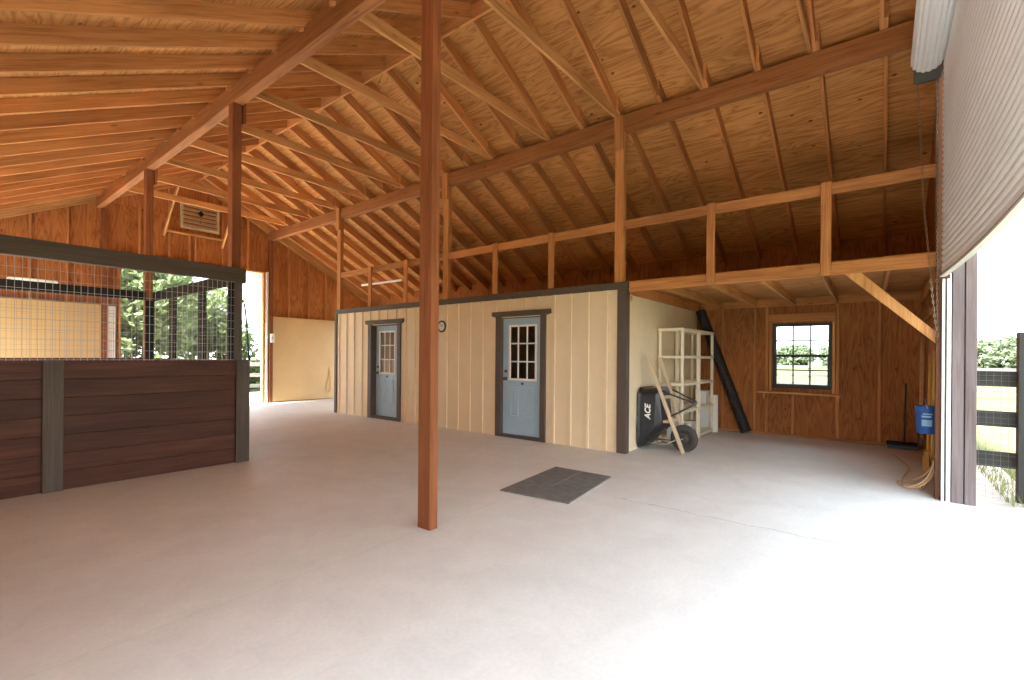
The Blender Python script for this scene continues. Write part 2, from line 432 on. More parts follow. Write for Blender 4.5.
# ------------------------------------------------------------------ roof timbers
def yk(k): return .025 + .612 * k
sv = SL * 1.0
half = RV / 2
SH = SL   # plumb cut: shift per unit depth (tan of the slope)
def rafter(side, xa, xb, y, lab, grp, m, depth=RD):
    """side +1 right slope, -1 left; xa < xb distances from the ridge."""
    lift = RV - depth / RD * half
    pa = V((RX + side * xa, y, zr(RX + xa) + lift)); pb = V((RX + side * xb, y, zr(RX + xb) + lift))
    return bar('rafter', pa, pb, .038, depth, m, shear=-SH, label=lab, cat='rafter', group=grp)
for k in range(0, 23):
    o_ = ORD[k]
    y = yk(k)
    rafter(1, .02, 2.02, y, f'upper right-slope rafter between ridge and beam, {o_} from the roll-up door', 'upper rafters of the right roof slope', M['lumber'])
    rafter(1, 1.74, 5.235, y - .039, f'lower right-slope rafter from beam down to eave, {o_} from the roll-up door', 'lower rafters of the right roof slope', M['lumber'])
    if k >= 4:
        rafter(-1, .02, 2.02, y, f'upper left-slope rafter between ridge and beam, {ORD[k-4]} shown from the roll-up door end', 'upper rafters of the left roof slope', M['lumber'])
    if k >= 5:
        rafter(-1, 1.74, 5.235, y - .039, f'lower left-slope rafter above the stall side, {ORD[k-5]} shown from the roll-up door end', 'lower rafters of the left roof slope', M['lumber'], .148)
for i, k in enumerate(range(1, 22, 2)):
    y = yk(k) + .039
    bar('collar_tie', (PL - .02, y, 5.0), (PR + .12, y, 5.0), .038, .14, M['lumber_pale'], label=f'horizontal collar tie between the two roof beams, {ORD[i]} from the roll-up door', cat='collar tie', group='collar ties between the roof beams')
bar('ridge_board', (RX, YN, zr(RX) + .09), (RX, YF, zr(RX) + .09), .038, .235, M['lumber'], label='long ridge board along the peak of the roof', cat='ridge board')
bar('roof_beam', (PR + .06, YN, ZP - .12), (PR + .06, YF - .02, ZP - .12), .12, .24, M['beam'], label='heavy right roof beam above the cream tack room wall', cat='beam')
bar('roof_beam', (PL + .06, YN, ZP - .12), (PL + .06, YF - .02, ZP - .12), .12, .24, M['beam'], label='heavy left roof beam above the dark horse stall', cat='beam')

# ------------------------------------------------------------------ posts
def post(x0, x1, y0, y1, z0, lab, cleat=None, m='post'):
    t = thing('post', ((x0 + x1) / 2, (y0 + y1) / 2, z0), lab, 'post', 'posts carrying the roof beams')
    bar('shaft', ((x0 + x1) / 2, (y0 + y1) / 2, z0), ((x0 + x1) / 2, (y0 + y1) / 2, ZP - .24), y1 - y0, x1 - x0, M[m], up=(1, 0, 0), parent=t)
    if cleat:
        cx0, cx1, z1, z2 = cleat
        bar('cleat', ((cx0 + cx1) / 2, (y0 + y1) / 2, z1), ((cx0 + cx1) / 2, (y0 + y1) / 2, z2), y1 - y0, abs(cx1 - cx0), M[m], up=(1, 0, 0), parent=t)
    return t
post(2.575, 2.662, 2.84, 2.985, 0, 'tall free-standing wooden post in the middle of the concrete floor', (2.722, 2.76, 4.45, 4.80))
post(2.595, 2.705, 6.68, 6.815, 0, 'wooden post rising behind the near corner of the stall', (2.722, 2.76, 4.45, 4.80))
post(2.595, 2.705, 10.31, 10.45, 0, 'wooden post at the far corner of the stall', (2.722, 2.76, 4.45, 4.80))
post(2.695, 2.795, 13.90, 14.045, 0, 'wooden post against the far gable wall left of the doorway')
for yb, lab in ((3.05, 'wooden post on the near corner of the tack room'), (6.68, 'wooden post above the cream wall between the two blue doors'), (10.38, 'wooden post above the far corner of the tack room')):
    post(6.42, 6.51, yb - .07, yb + .07, 2.50, lab, (6.378, 6.419, 4.42, 4.925), 'lumber')
post(6.42, 6.52, 13.90, 14.045, 0, 'wooden post against the far gable wall right of the doorway')

# ------------------------------------------------------------------ loft front along the tack room line
cuts = [YN + .06] + [b for b in BENT]
names = ['over the open bay beside the roll-up door', 'over the cream wall with the near blue door', 'over the cream wall with the far blue door']
for i in range(3):
    y0 = cuts[i] + (.075 if i else 0); y1 = cuts[i + 1] - .075
    bar('loft_rail', (6.455, y0, 3.33), (6.455, y1, 3.33), .038, .13, M['lumber'], label='horizontal loft rail ' + names[i], cat='rail', group='loft rails')
bar('loft_beam', (6.445, YN + .06, 2.4175), (6.445, 2.885, 2.4175), .05, .145, M['lumber'], label='long wooden loft beam over the storage bay', cat='beam')
for i, y in enumerate((.51, 1.755)):
    bar('loft_stud', (6.401, y, 2.345), (6.401, y, 3.395), .1, .038, M['lumber'], up=(1, 0, 0), label=f'upright loft stud over the storage bay, {ORD[i]} from the roll-up door', cat='stud', group='loft studs')
for i, y in enumerate((4.22, 5.40, 7.84, 9.07)):
    bar('loft_stud', (6.398, y, 2.505), (6.398, y, 3.395), .1, .038, M['lumber'], up=(1, 0, 0), label=f'upright loft stud standing on the tack room cap, {ORD[i]} from the near corner', cat='stud', group='loft studs')
bm = bmesh.new(); loft(bm, [[V((x, .335, 2.343)), V((x, .185, 2.343)), V((x, -.424, 1.685)), V((x, -.424, 1.565))] for x in (6.421, 6.459)])
t = tag(put('knee_brace', bm, M['brace'], origin=(6.44, -.05, 1.95)), 'diagonal knee brace from loft beam to door jamb', 'brace')
# loft floor and its joists
bm = bmesh.new(); box(bm, (6.47, YN + .01, 2.49), (XR - .01, 10.45, 2.508)); struct('floor_loft', bm, M['loft_ply'], label='plywood loft floor seen from below')
for i, y in enumerate((-.05, .56, 1.18, 1.80, 2.41)):
    bar('loft_joist', (6.470, y, 2.420), (XR - .042, y + .06, 2.420), .038, .14, M['lumber_pale'], label=f'loft floor joist over the storage bay, {ORD[i]} from the roll-up door', cat='joist', group='loft joists over the storage bay')
bar('ledger_board', (XR - .022, YN + .02, 2.42), (XR - .022, 2.94, 2.42), .04, .14, M['lumber'], label='ledger board along the top of the window wall', cat='ledger')
bar('ledger_board', (6.53, 2.91, 2.40), (XR - .045, 2.91, 2.40), .038, .16, M['lumber'], label='ledger board along the top of the cream side wall', cat='ledger')
bar('ledger_board', (6.55, YN + .022, 2.36), (XR - .045, YN + .022, 2.36), .038, .14, M['lumber'], label='ledger board on the end wall above the hanging tools', cat='ledger')
bar('loft_blocking', (7.9, YN + .02, 2.02), (XR - .04, YN + .02, 2.02), .038, .12, M['lumber'], label='horizontal blocking board on the end wall behind the knee brace', cat='blocking')
bm = bmesh.new(); tube(bm, [(7.5, 11.0, 3.28), (7.5, 9.35, 3.26)], .028, 10)
tag(put('loose_pole', bm, M['white'], origin=(7.5, 10.2, 3.23), smooth=False), 'pale loose pole lying across the rafters above the tack room', 'pole')

# ------------------------------------------------------------------ wall studs
def studs(lst, grp):
    for args, lab in lst:
        p0, p1, w, h, up = args
        bar('wall_stud', p0, p1, w, h, M['lumber'], up=up, label=lab, cat='stud', group=grp)
S = []
for y, lab in ((2.45, 'stud behind the black tube on the window wall'), (1.88, 'stud just left of the window sill shelf'), (.035, 'stud between window and blue bucket on the window wall')):
    S.append((((XR - .02, y, .04), (XR - .02, y, 2.34), .04, .04, (1, 0, 0)), lab))
S.append((((XR - .02, 1.68, .04), (XR - .02, 1.68, 2.34), .05, .04, (1, 0, 0)), 'stud along the left edge of the window'))
S.append((((XR - .02, .60, .04), (XR - .02, .60, 2.34), .05, .04, (1, 0, 0)), 'stud along the right edge of the window'))
S.append((((XR - .02, 1.26, .04), (XR - .02, 1.26, .74), .04, .04, (1, 0, 0)), 'short stud below the window sill shelf'))
studs(S, 'studs of the window wall')
bar('sole_plate', (XR - .022, YN + .02, .02), (XR - .022, 2.94, .02), .05, .038, M['lumber'], label='sole plate along the foot of the window wall', cat='plate')
# far gable studs
S = []
def fst(x, z0, lab, w=.04):
    z1 = zr(x) - .012
    S.append((((x, YF - .045, z0), (x, YF - .045, z1), w, .088, (0, 1, 0)), lab))
for i, x in enumerate((.96, 1.555, 2.13)):
    fst(x, 2.50, f'gable wall stud left of the doorway above the tan panel, {ORD[i]} from the left')
for i, x in enumerate((3.40, 4.00, 5.21, 5.86)):
    fst(x, FZ + .05, f'gable wall stud over the far doorway, {ORD[i]} from the left')
for i, x in enumerate((7.01, 7.635, 8.22, 8.84)):
    fst(x, 2.50, f'gable wall stud right of the doorway above the tan panel, {ORD[i]} from the doorway')
for i, x in enumerate((4.44, 4.56)):
    S.append((((x, YF - .045, FZ + .05), (x, YF - .045, 4.43), .04, .088, (0, 1, 0)), f'short gable stud below the louvred vent, the {("left", "right")[i]} one of the pair'))
studs(S, 'studs of the far gable wall')
for s, nm in ((1, 'right'), (-1, 'left')):
    bar('gable_rafter', (RX + s * .03, YF - .07, zr(RX) - .03 + half), (RX + s * 5.2, YF - .07, zr(RX + 5.2) - .03 + half), .04, RD + .05, M['lumber_pale'], shear=-SH, label=f'gable rafter along the {nm} slope of the far wall', cat='rafter')
bar('vent_sill', (3.92, YF - .07, 4.455), (5.24, YF - .07, 4.455), .13, .04, M['lumber_pale'], label='wooden sill board below the louvred vent', cat='sill')
bar('gable_brace', (3.865, YF - .10, 4.33), (3.84, 12.80, 5.36), .04, .09, M['lumber_pale'], label='diagonal gable brace left of the louvred vent', cat='brace')
bar('gable_brace', (5.175, YF - .10, 4.25), (5.16, 12.95, 5.36), .04, .09, M['lumber_pale'], label='diagonal gable brace right of the louvred vent', cat='brace')
bar('trim_2', (FX0 - .05, YF - .03, FZ + .025), (FX1 + .13, YF - .03, FZ + .025), .12, .05, M['lumber_pale'], kind='structure', label='header of the far doorway')
bar('trim_3', (FX1 + .03, YF - .03, 0), (FX1 + .03, YF - .03, FZ), .06, .10, M['lumber'], up=(0, 1, 0), kind='structure')
bar('trim_4', (FX1 + .095, YF - .05, 0), (FX1 + .095, YF - .05, FZ + .05), .06, .14, M['white'], up=(0, 1, 0), kind='structure', label='pale jamb of the far doorway')
bar('trim_5', (FX0 - .03, YF - .03, 0), (FX0 - .03, YF - .03, FZ), .06, .10, M['lumber'], up=(0, 1, 0), kind='structure')
bar('trim_6', (2.885, YF - .06, 0), (2.885, YF - .06, 2.48), .13, .10, M['white'], up=(0, 1, 0), kind='structure', label='pale jamb board left of the far doorway')
# tan panels
bm = BX(((XL + .02, YF - .10, .02), (2.69, YF - .085, 2.50))); struct('trim_panel_left', bm, M['tan'], label='tan painted panel left of the far doorway')
bm = BX(((6.53, YF - .10, .02), (XR - .02, YF - .085, 2.50))); struct('trim_panel_right', bm, M['tan'], label='tan painted panel right of the far doorway')
# louvred vent
t = thing('gable_vent', (4.675, YF - .02, 4.60), 'dusty beige louvred vent high on the far gable wall', 'vent')
bm = BX(((4.24, YF - .09, 4.60), (4.28, YF - .01, 5.30)), ((5.07, YF - .09, 4.60), (5.11, YF - .01, 5.30)), ((4.28, YF - .09, 4.60), (5.07, YF - .01, 4.64)), ((4.28, YF - .09, 5.26), (5.07, YF - .01, 5.30))); put('frame', bm, M['louvre'], t)
bm = bmesh.new()
for i in range(6):
    z = 4.645 + i * .103
    loft(bm, [[V((x, YF - .105, z)), V((x, YF - .105, z + .012)), V((x, YF - .020, z + .085)), V((x, YF - .020, z + .073))] for x in (4.28, 5.07)])
put('slats', bm, M['louvre'], t)
bm = bmesh.new(); c = V((4.675, YF - .10, 5.03)); loft(bm, [[c + V((dx, dy, dz)) for dx, dz in ((0, .085), (.075, 0), (0, -.085), (-.075, 0))] for dy in (0, -.012)]); put('hole', bm, M['black_wood'], t)  # solid dark diamond stands in for the shade of an opening
bm = bmesh.new(); tube(bm, [(4.675, YF - .09, 4.95), (4.68, YF - .095, 4.85), (4.66, YF - .09, 4.76)], .006, 6); put('pull_cord', bm, M['dark_steel'], t)
# switch box by the far doorway
t = thing('switch_box', (6.49, YF - .16, 1.75), 'white switch box on the post beside the far doorway', 'switch')
put('housing', BX(((6.44, YF - .19, 1.74), (6.55, YF - .155, 2.0)), ch=.006), M['white'], t)
put('lever', BX(((6.48, YF - .205, 1.85), (6.505, YF - .19, 1.91))), M['blind'], t)

# ------------------------------------------------------------------ window
win = thing('window_1', (XR, 1.135, .865), None, None); win['kind'] = 'structure'; win['label'] = 'black framed grid window in the plywood wall'
y0, y1, z0, z1 = WIN; f = .032; xa, xb = XR - .02, XR + .05
put('window_frame', BX(((xa, y0, z0), (xb, y0 + f, z1)), ((xa, y1 - f, z0), (xb, y1, z1)), ((xa, y0 + f, z0), (xb, y1 - f, z0 + f)), ((xa, y0 + f, z1 - f), (xb, y1 - f, z1)), ch=.003), M['blackmetal'], win)
zm = (z0 + z1) / 2 - .02
for nm, a, b, x in (('upper_sash', zm, z1 - f, XR + .03), ('lower_sash', z0 + f, zm + .045, XR + .005)):
    g = .020 if nm == 'upper_sash' else .030
    ya, yb = y0 + f, y1 - f
    bm = BX(((x, ya, a), (x + .03, ya + g, b)), ((x, yb - g, a), (x + .03, yb, b)), ((x, ya + g, a), (x + .03, yb - g, a + .042)), ((x, ya + g, b - g), (x + .03, yb - g, b)))
    for i in (1, 2): yy = ya + g + (yb - ya - 2 * g) * i / 3; box(bm, (x + .008, yy - .011, a + .04), (x + .022, yy + .011, b - g))
    zz = (a + .042 + b - g) / 2; box(bm, (x + .009, ya + g, zz - .011), (x + .021, yb - g, zz + .011))
    s = put(nm, bm, M['blackmetal'], win)
    put('pane', BX(((x + .0135, ya + g, a + .03), (x + .0165, yb - g, b - g + .01))), M['glass'], s)
bar('window_header', (XR - .025, .628, 2.13), (XR - .025, 1.652, 2.13), .05, .15, M['lumber'], label='wooden header board across the top of the window', cat='header')
for y, s in ((1.62, 'left'), (.655, 'right')):
    bar('window_casing', (XR - .022, y, .80), (XR - .022, y, 2.05), .035 if s == 'left' else .045, .04, M['lumber_pale'], up=(1, 0, 0), label=f'wooden jack stud tight against the {s} side of the window', cat='stud')
t = thing('sill_shelf', (XR - .1, 1.18, .765), 'narrow wooden sill shelf below the window', 'shelf')
bar('board', (XR - .135, .556, .775), (XR - .135, 1.80, .785), .19, .022, M['lumber_pale'], parent=t)
for y in (1.69, .59):
    put('bracket', BX(((XR - .20, y - .02, .67), (XR - .045, y + .02, .762))), M['lumber_pale'], t)

# ------------------------------------------------------------------ tack room
TX, TY0, TY1, TZ = 6.42, 2.95, 10.46, 2.39
doors = [('door_2', 4.42, 5.25, 6.455, 'pale blue half-glazed near door beside the dark rubber mat'), ('door_1', 8.10, 9.01, 6.53, 'pale blue half-glazed far door with window blinds')]
DZ0, DZ1 = .05, 2.06
def tackwall():
    bm = bmesh.new()
    ys = [TY0, doors[0][1] - .01, doors[0][2] + .01, doors[1][1] - .01, doors[1][2] + .01, TY1]
    for i, (a, b) in enumerate(zip(ys, ys[1:])):
        if i % 2 == 0: box(bm, (TX, a, 0), (TX + .14, b, TZ))
        else: box(bm, (TX, a, DZ1 + .01), (TX + .14, b, TZ)); box(bm, (TX, a, 0), (TX + .14, b, DZ0 - .012))
    k = 0; y = 3.24
    while y < TY1 - .1:                                  # battens
        inside = [d for d in doors if d[1] - .13 < y < d[2] + .13]
        box(bm, (TX - .024, y - .02, 2.18 if inside else .01), (TX + .001, y + .02, TZ), )
        y += .3075
    return bm
struct('wall_tack_front', tackwall(), M['cream'], label='cream board and batten tack room wall')
struct('wall_tack_side', BX(((TX + .09, TY0, 0), (XR - .001, TY0 + .09, 2.485))), M['cream_side'], label='smooth cream tack room side wall')
struct('wall_tack_end', BX(((TX + .14, TY1 - .09, 0), (XR - .001, TY1, 2.485))), M['cream_side'])
struct('wall_tack_inside', BX(((XR - .02, 4.65, 0), (XR - .002, TY1 - .09, 2.48))), M['room_brown'])
bar('trim_7', (TX - .008, TY0 - .055, 2.4425), (TX - .008, TY1 + .02, 2.4425), .055, .105, M['trim'], kind='structure', label='dark taupe cap board along the top of the cream wall')
struct('trim_8', BX(((TX - .03, TY0 - .045, 0), (TX - .001, TY0 + .105, 2.39)), ((TX - .001, TY0 - .045, 0), (TX + .075, TY0 - .001, 2.39)), ch=.003), M['trim'], label='dark taupe corner board of the tack room')
struct('trim_9', BX(((TX - .03, TY1 - .06, 0), (TX - .001, TY1 + .03, 2.39)), ch=.003), M['trim'], label='dark taupe corner board at the far end of the cream wall')
for nm, ya, yb, x, lab in doors:
    d = thing(nm, (x, (ya + yb) / 2, 0), lab, None); d['kind'] = 'structure'
    cw = .125
    bm = BX(((TX - .035, yb, 0), (TX + (.14 if x > 6.5 else .03), yb + cw, 2.10)), ((TX - .035, ya - .105, 0), (TX + .03, ya, 2.10)), ch=.004)
    bm2 = BX(((TX - .055, ya - .20, 2.10), (TX + .0, yb + .20, 2.175)), ((TX - .045, ya - .17, 2.085), (TX + .0, yb + .17, 2.10)), ch=.006)
    put('casing', bm, M['trim_door'], d); put('head_trim', bm2, M['trim_door'], d)
    put('jamb', BX(((TX + .0, ya - .009, DZ0), (TX + .135, ya + .001, DZ1)), ((TX + .0, yb - .001, DZ0), (TX + .135, yb + .009, DZ1)), ((TX + .0, ya, DZ1 - .002), (TX + .135, yb, DZ1 + .009))), M['trim_door'], d)
    put('threshold', BX(((TX - .03, ya - .005, .0), (TX + .14, yb + .005, DZ0)), ch=.004), M['trim'], d)
    W_ = yb - ya - .006
    Yp = lambda fr: yb - .003 - W_ * fr                  # fraction measured from the latch side
    g0, g1, gz0, gz1 = (.17, .86, 1.00, 1.93) if nm == 'door_2' else (.14, .745, 1.00, 1.93)
    bm = BX(((x, Yp(0), DZ0 + .004), (x + .044, Yp(g0), DZ1 - .004)), ((x, Yp(g1), DZ0 + .004), (x + .044, Yp(1), DZ1 - .004)),
            ((x, Yp(g0), DZ0 + .004), (x + .044, Yp(g1), gz0)), ((x, Yp(g0), gz1), (x + .044, Yp(g1), DZ1 - .004)))
    slab = put('slab', bm, M['blue'], d)
    for a, b in (((.19, .42), (.56, .80)) if nm == 'door_2' else ((.165, .37), (.50, .70))):                 # raised lower panels
        ca, cb_, pz0, pz1 = Yp(a), Yp(b), .36, .87
        bm = bmesh.new()
        R = lambda i, dx: [V((x + dx, ca - i, pz0 + i)), V((x + dx, cb_ + i, pz0 + i)), V((x + dx, cb_ + i, pz1 - i)), V((x + dx, ca - i, pz1 - i))]
        loft(bm, [R(0, .001), R(.004, -.010), R(.018, -.010), R(.026, -.003), R(.05, -.008)], cap0=False)
        put('door_panel', bm, M['blue'], d)
    bm = bmesh.new(); fr = .022
    box(bm, (x - .012, Yp(g0) + .012, gz0 - .012), (x + .01, Yp(g0) - fr, gz1 + .012)); box(bm, (x - .012, Yp(g1) + fr, gz0 - .012), (x + .01, Yp(g1) - .012, gz1 + .012))
    box(bm, (x - .012, Yp(g0) - fr, gz0 - .012), (x + .01, Yp(g1) + fr, gz0 + fr)); box(bm, (x - .012, Yp(g0) - fr, gz1 - fr), (x + .01, Yp(g1) + fr, gz1 + .012))
    for i in (1, 2):
        yy = Yp(g0 + (g1 - g0) * i / 3); box(bm, (x - .008, yy - .010, gz0 + fr), (x + .01, yy + .010, gz1 - fr))
        zz = gz0 + (gz1 - gz0) * i / 3; box(bm, (x - .0085, Yp(g0) - fr, zz - .011), (x + .0095, Yp(g1) + fr, zz + .011))
    put('glazing_grid', bm, M['white'], d)
    put('pane', BX(((x + .020, Yp(g0), gz0), (x + .024, Yp(g1), gz1))), M['glass'], d)
    for z, r in ((1.01, .030), (1.14, .026)):
        bm = bmesh.new(); yy = Yp(.075)
        if z < 1.1: lathe(bm, [(0, 0), (.033, 0), (.033, .006), (.012, .010), (.012, .035), (.026, .042), (.030, .055), (.022, .068), (0, .070)], (x, yy, z), (-1, 0, 0), 16)
        else: lathe(bm, [(0, 0), (.030, 0), (.027, .014), (.010, .018), (.010, .026), (0, .026)], (x, yy, z), (-1, 0, 0), 16)
        put('knob' if z < 1.1 else 'deadbolt', bm, M['brass'] if nm == 'door_1' else M['dark_steel'], d, smooth=False)
    pm = (g0 + g1) / 2; put('name_plate', BX(((x - .006, Yp(pm + .03), .915), (x, Yp(pm - .03), .955))), M['dark_steel'], d)
    if nm == 'door_1':
        bm = bmesh.new(); n = 26
        for i in range(n):
            z = gz0 + .31 + (gz1 - gz0 - .32) * i / n
            loft(bm, [[V((x + .030, yy, z)), V((x + .031, yy, z - .001)), V((x + .046, yy, z + .013)), V((x + .045, yy, z + .014))] for yy in (Yp(g0) - .01, Yp(g1) + .01)])
        put('blind', bm, M['blind'], d)
        put('lower_blind', BX(((x + .040, Yp(g0) - .01, gz0), (x + .043, Yp(g1) + .01, gz0 + .31))), M['blind_pale'], d)
# knot-like round cover on the side wall, top left
bm = bmesh.new(); lathe(bm, [(0, 0), (.04, 0), (.04, .008), (0, .010)], (6.63, TY0, 2.27), (0, -1, 0), 20)
tag(put('cover_plate', bm, M['lumber_pale'], origin=(6.63, TY0, 2.27)), 'small round tan cover plate high on the cream side wall', 'cover plate')
# clock
cl = thing('wall_clock', (TX - .02, 6.74, 1.97), 'round black-rimmed clock on the cream wall between the doors', 'clock')
c = (TX - .018, 6.74, 1.97)
bm = bmesh.new(); lathe(bm, [(.086, -.0), (.115, 0), (.118, .012), (.108, .028), (.092, .030), (.086, .018)], c, (-1, 0, 0), 36); put('rim', bm, M['black'], cl, smooth=True)
bm = bmesh.new(); lathe(bm, [(0, 0), (.09, 0), (.09, .014), (0, .014)], c, (-1, 0, 0), 36); put('face', bm, M['clockface'], cl)
bm = bmesh.new()
for i in range(12):
    a = i * math.pi / 6; e = V((0, math.sin(a), math.cos(a)))
    tube(bm, [V(c) + V((-.016, 0, 0)) + e * .068, V(c) + V((-.016, 0, 0)) + e * .080], .0025, 4)
put('hour_marks', bm, M['black'], cl)
for nmh, a, L in (('hour_hand', 5.4, .045), ('minute_hand', .7, .066)):
    e = V((0, math.sin(a), math.cos(a))); bm = bmesh.new(); tube(bm, [V(c) + V((-.018, 0, 0)) - e * .012, V(c) + V((-.018, 0, 0)) + e * L], .004, 5); put(nmh, bm, M['black'], cl)
# cord hanging by the far corner
bm = bmesh.new(); x = 8.3
tube(bm, [(x, YF - .125, 1.0), (x + .02, YF - .125, .75), (x - .06, YF - .125, .50), (x - .10, YF - .13, .28), (x - .02, YF - .13, .20), (x + .07, YF - .125, .30), (x + .06, YF - .125, .6), (x + .03, YF - .125, .9)], .011, 6)
tag(put('hanging_cord', bm, M['cord'], origin=(x, YF - .11, 1.0), smooth=True), 'pale cord hanging on the tan panel by the tack room corner', 'cord')

# ------------------------------------------------------------------ horse stall
SX, SY0, SY1 = 2.71, 6.56, 10.30
st = thing('horse_stall', (1.0, SY0, 0), 'dark wooden horse stall with wire mesh above plank walls', 'stall')
def planks(p0, p1, z0, z1, n, t, nrm, name):
    bm = bmesh.new(); p0, p1, nrm = V(p0), V(p1), V(nrm)
    hgt = (z1 - z0) / n
    for i in range(n):
        a, b = z0 + i * hgt + .0035, z0 + (i + 1) * hgt - .0035
        j = random.uniform(-.003, .003)
        q = [p + nrm * d for p, d in ((p0, j), (p1, j), (p1, t), (p0, t))]
        r = lambda z, s=0.0: [V((v.x, v.y, z)) for v in ([p0 + nrm * (j + s), p1 + nrm * (j + s), p1 + nrm * t, p0 + nrm * t])]
        loft(bm, [r(a, .004), r(a + .004), r(b - .004), r(b, .004)])
    m_ = put(name, bm, M['stain'], st)
    return m_
def plank_panel(xa, xb):
    for i in range(7):
        h = 1.32 / 7; z0 = i * h + .001
        bar('plank', (xa, SY0 + .04, z0 + h / 2), (xb, SY0 + .04, z0 + h / 2), .036, h - .0005, M['stain'], parent=st)
plank_panel(-.60, .832); plank_panel(.972, 2.618)
for x0, x1 in ((.825, .98), (2.61, 2.775)):
    bar('post_board', ((x0 + x1) / 2, SY0 + .005, 0), ((x0 + x1) / 2, SY0 + .005, 1.325), x1 - x0, .035, M['charcoal'], up=(0, 1, 0), parent=st)
bar('post_board', (2.757, SY0 + .10, 0), (2.757, SY0 + .10, 1.322), .145, .036, M['charcoal'], up=(1, 0, 0), parent=st)
bar('header_beam', (-.62, SY0 + .01, 2.425), (2.713, SY0 + .01, 2.425), .045, .18, M['charcoal'], parent=st)
bar('corner_post', (2.645, SY0 + .065, 1.32), (2.645, SY0 + .065, 2.345), .10, .06, M['charcoal'], up=(0, 1, 0), parent=st)
bar('corner_post', (2.565, SY0 + .065, 1.32), (2.565, SY0 + .065, 2.345), .056, .06, M['black_wood'], up=(0, 1, 0), parent=st)
bar('side_rail', (2.728, SY0 + .04, 2.42), (2.728, SY1 + .1, 2.42), .026, .17, M['black_wood'], parent=st)
bar('back_rail', (-.62, SY1, 2.42), (2.59, SY1, 2.42), .04, .15, M['black_wood'], parent=st)
for y in (8.08, 9.35):
    bar('side_post', (2.732, y, 1.30), (2.732, y, 2.34), .22, .045, M['black_wood'], up=(1, 0, 0), parent=st)
bar('side_post', (2.715, 6.90, 1.30), (2.715, 6.90, 2.34), .20, .035, M['black_wood'], up=(1, 0, 0), parent=st)
bar('side_post', (2.655, 10.285, 1.30), (2.655, 10.285, 2.34), .13, .04, M['black_wood'], up=(0, 1, 0), parent=st)
bm = bmesh.new()
for i in range(7): box(bm, (2.712, SY0 + .19, i * .1886 + .001), (2.738, SY1 - .02, (i + 1) * .1886), ch=.003)
put('side_planks', bm, M['stain'], st)
bm = bmesh.new()
for i in range(7): box(bm, (-.6, SY1 + .0, i * .1886 + .001), (2.58, SY1 + .03, (i + 1) * .1886), ch=.003)
put('back_planks', bm, M['stain'], st)
def mesh_panel(name, a, b, z0, z1, du, dz, r):
    a, b = V(a), V(b); L = (b - a).length; d = (b - a) / L; bm = bmesh.new()
    n = int(L / du)
    for i in range(n + 1):
        p = a + d * (i * du); tube(bm, [(p.x, p.y, z0), (p.x, p.y, z1)], r, 4, caps=False)
    nrm = V((-d.y, d.x, 0)) * r * 1.5
    for i in range(int((z1 - z0) / dz) + 1):
        z = z0 + .012 + i * dz; tube(bm, [V((a.x, a.y, z)) + nrm, V((b.x, b.y, z)) + nrm], r, 4, caps=False)
    return put(name, bm, M['wire'], st)
mesh_panel('wire_mesh', (-.6, SY0 + .03, 0), (2.60, SY0 + .03, 0), 1.318, 2.34, .0535, .1, .0029)
mesh_panel('wire_mesh', (2.71, SY0 + .27, 0), (2.71, SY1 - .04, 0), 1.31, 2.34, .107, .1, .0017)
mesh_panel('wire_mesh', (-.6, SY1 - .025, 0), (2.58, SY1 - .025, 0), 1.31, 2.35, .0535, .1, .0024)
bm = bmesh.new(); tube(bm, [(2.702, SY0 - .005, 2.06), (2.715, SY0 - .012, 1.95), (2.735, SY0 - .018, 1.7), (2.752, SY0 - .018, 1.45), (2.765, SY0 - .018, 1.325)], .011, 8)
put('latch_strap', bm, M['black'], st, smooth=True)['label'] = 'thin black strap hanging at the corner post'
bm = bmesh.new(); lathe(bm, [(0, 0), (.022, 0), (.022, .015), (0, .02)], (2.69, SY0 + .032, 2.09), (0, -1, 0), 12); put('hook_plate', bm, M['brass'], st)
t = thing('tube_light', (1.2, SY1 - .05, 2.50), 'slim white tube light on the back rail of the stall', 'light')
put('housing', BX(((.90, SY1 - .05, 2.497), (1.46, SY1 + .015, 2.522)), ch=.006), M['white'], t)
bm = bmesh.new(); tube(bm, [(.92, SY1 - .052, 2.522), (1.44, SY1 - .052, 2.522)], .014, 10); put('tube', bm, M['white'], t, smooth=True)

# ------------------------------------------------------------------ roll-up door
DB = 2.22; CY = -.478; DT = 4.42
rd = thing('roll_up_door', (3.3, CY, DB), 'white slatted roll-up door, half open and bowed outward', 'door')
X1, X0 = 6.335, -.28
def cury(x, z):
    d = X1 - x; b = .112 * max(0, 1 - (1 - d / 3.0) ** 2)
    t = min(1, max(0, (DT - z) / (DT - DB))) ** 1.2
    return CY - b * t
bm = bmesh.new(); xs = [X1 - (X1 - X0) * i / 40 for i in range(41)]
pitch = .0605; zs = []
n = int((DT - DB - .09) / pitch)
prof = [(0, 0), (.12, .008), (.3, .0135), (.5, .015), (.7, .0135), (.88, .008)]
grid = []
for i in range(n):
    for fz, dy in prof:
        z = DB + .09 + (i + fz) * pitch
        grid.append([bm.verts.new((x, cury(x, z) + dy, z)) for x in xs])
for a, b in zip(grid, grid[1:]):
    for j in range(len(xs) - 1): bm.faces.new((a[j], a[j + 1], b[j + 1], b[j]))
cur = put('curtain', bm, M['curtain'], rd, smooth=False)
sm = cur.modifiers.new('thickness', 'SOLIDIFY'); sm.thickness = .0035; sm.offset = 0
def strip(z0, z1, y0, y1):
    bm = bmesh.new()
    loft(bm, [[V((x, cury(x, DB) + y0, z0)), V((x, cury(x, DB) + y1, z0)), V((x, cury(x, DB) + y1, z1)), V((x, cury(x, DB) + y0, z1))] for x in xs]); return bm
put('bottom_bar', strip(DB + .03, DB + .092, -.012, .018), M['curtain'], rd)
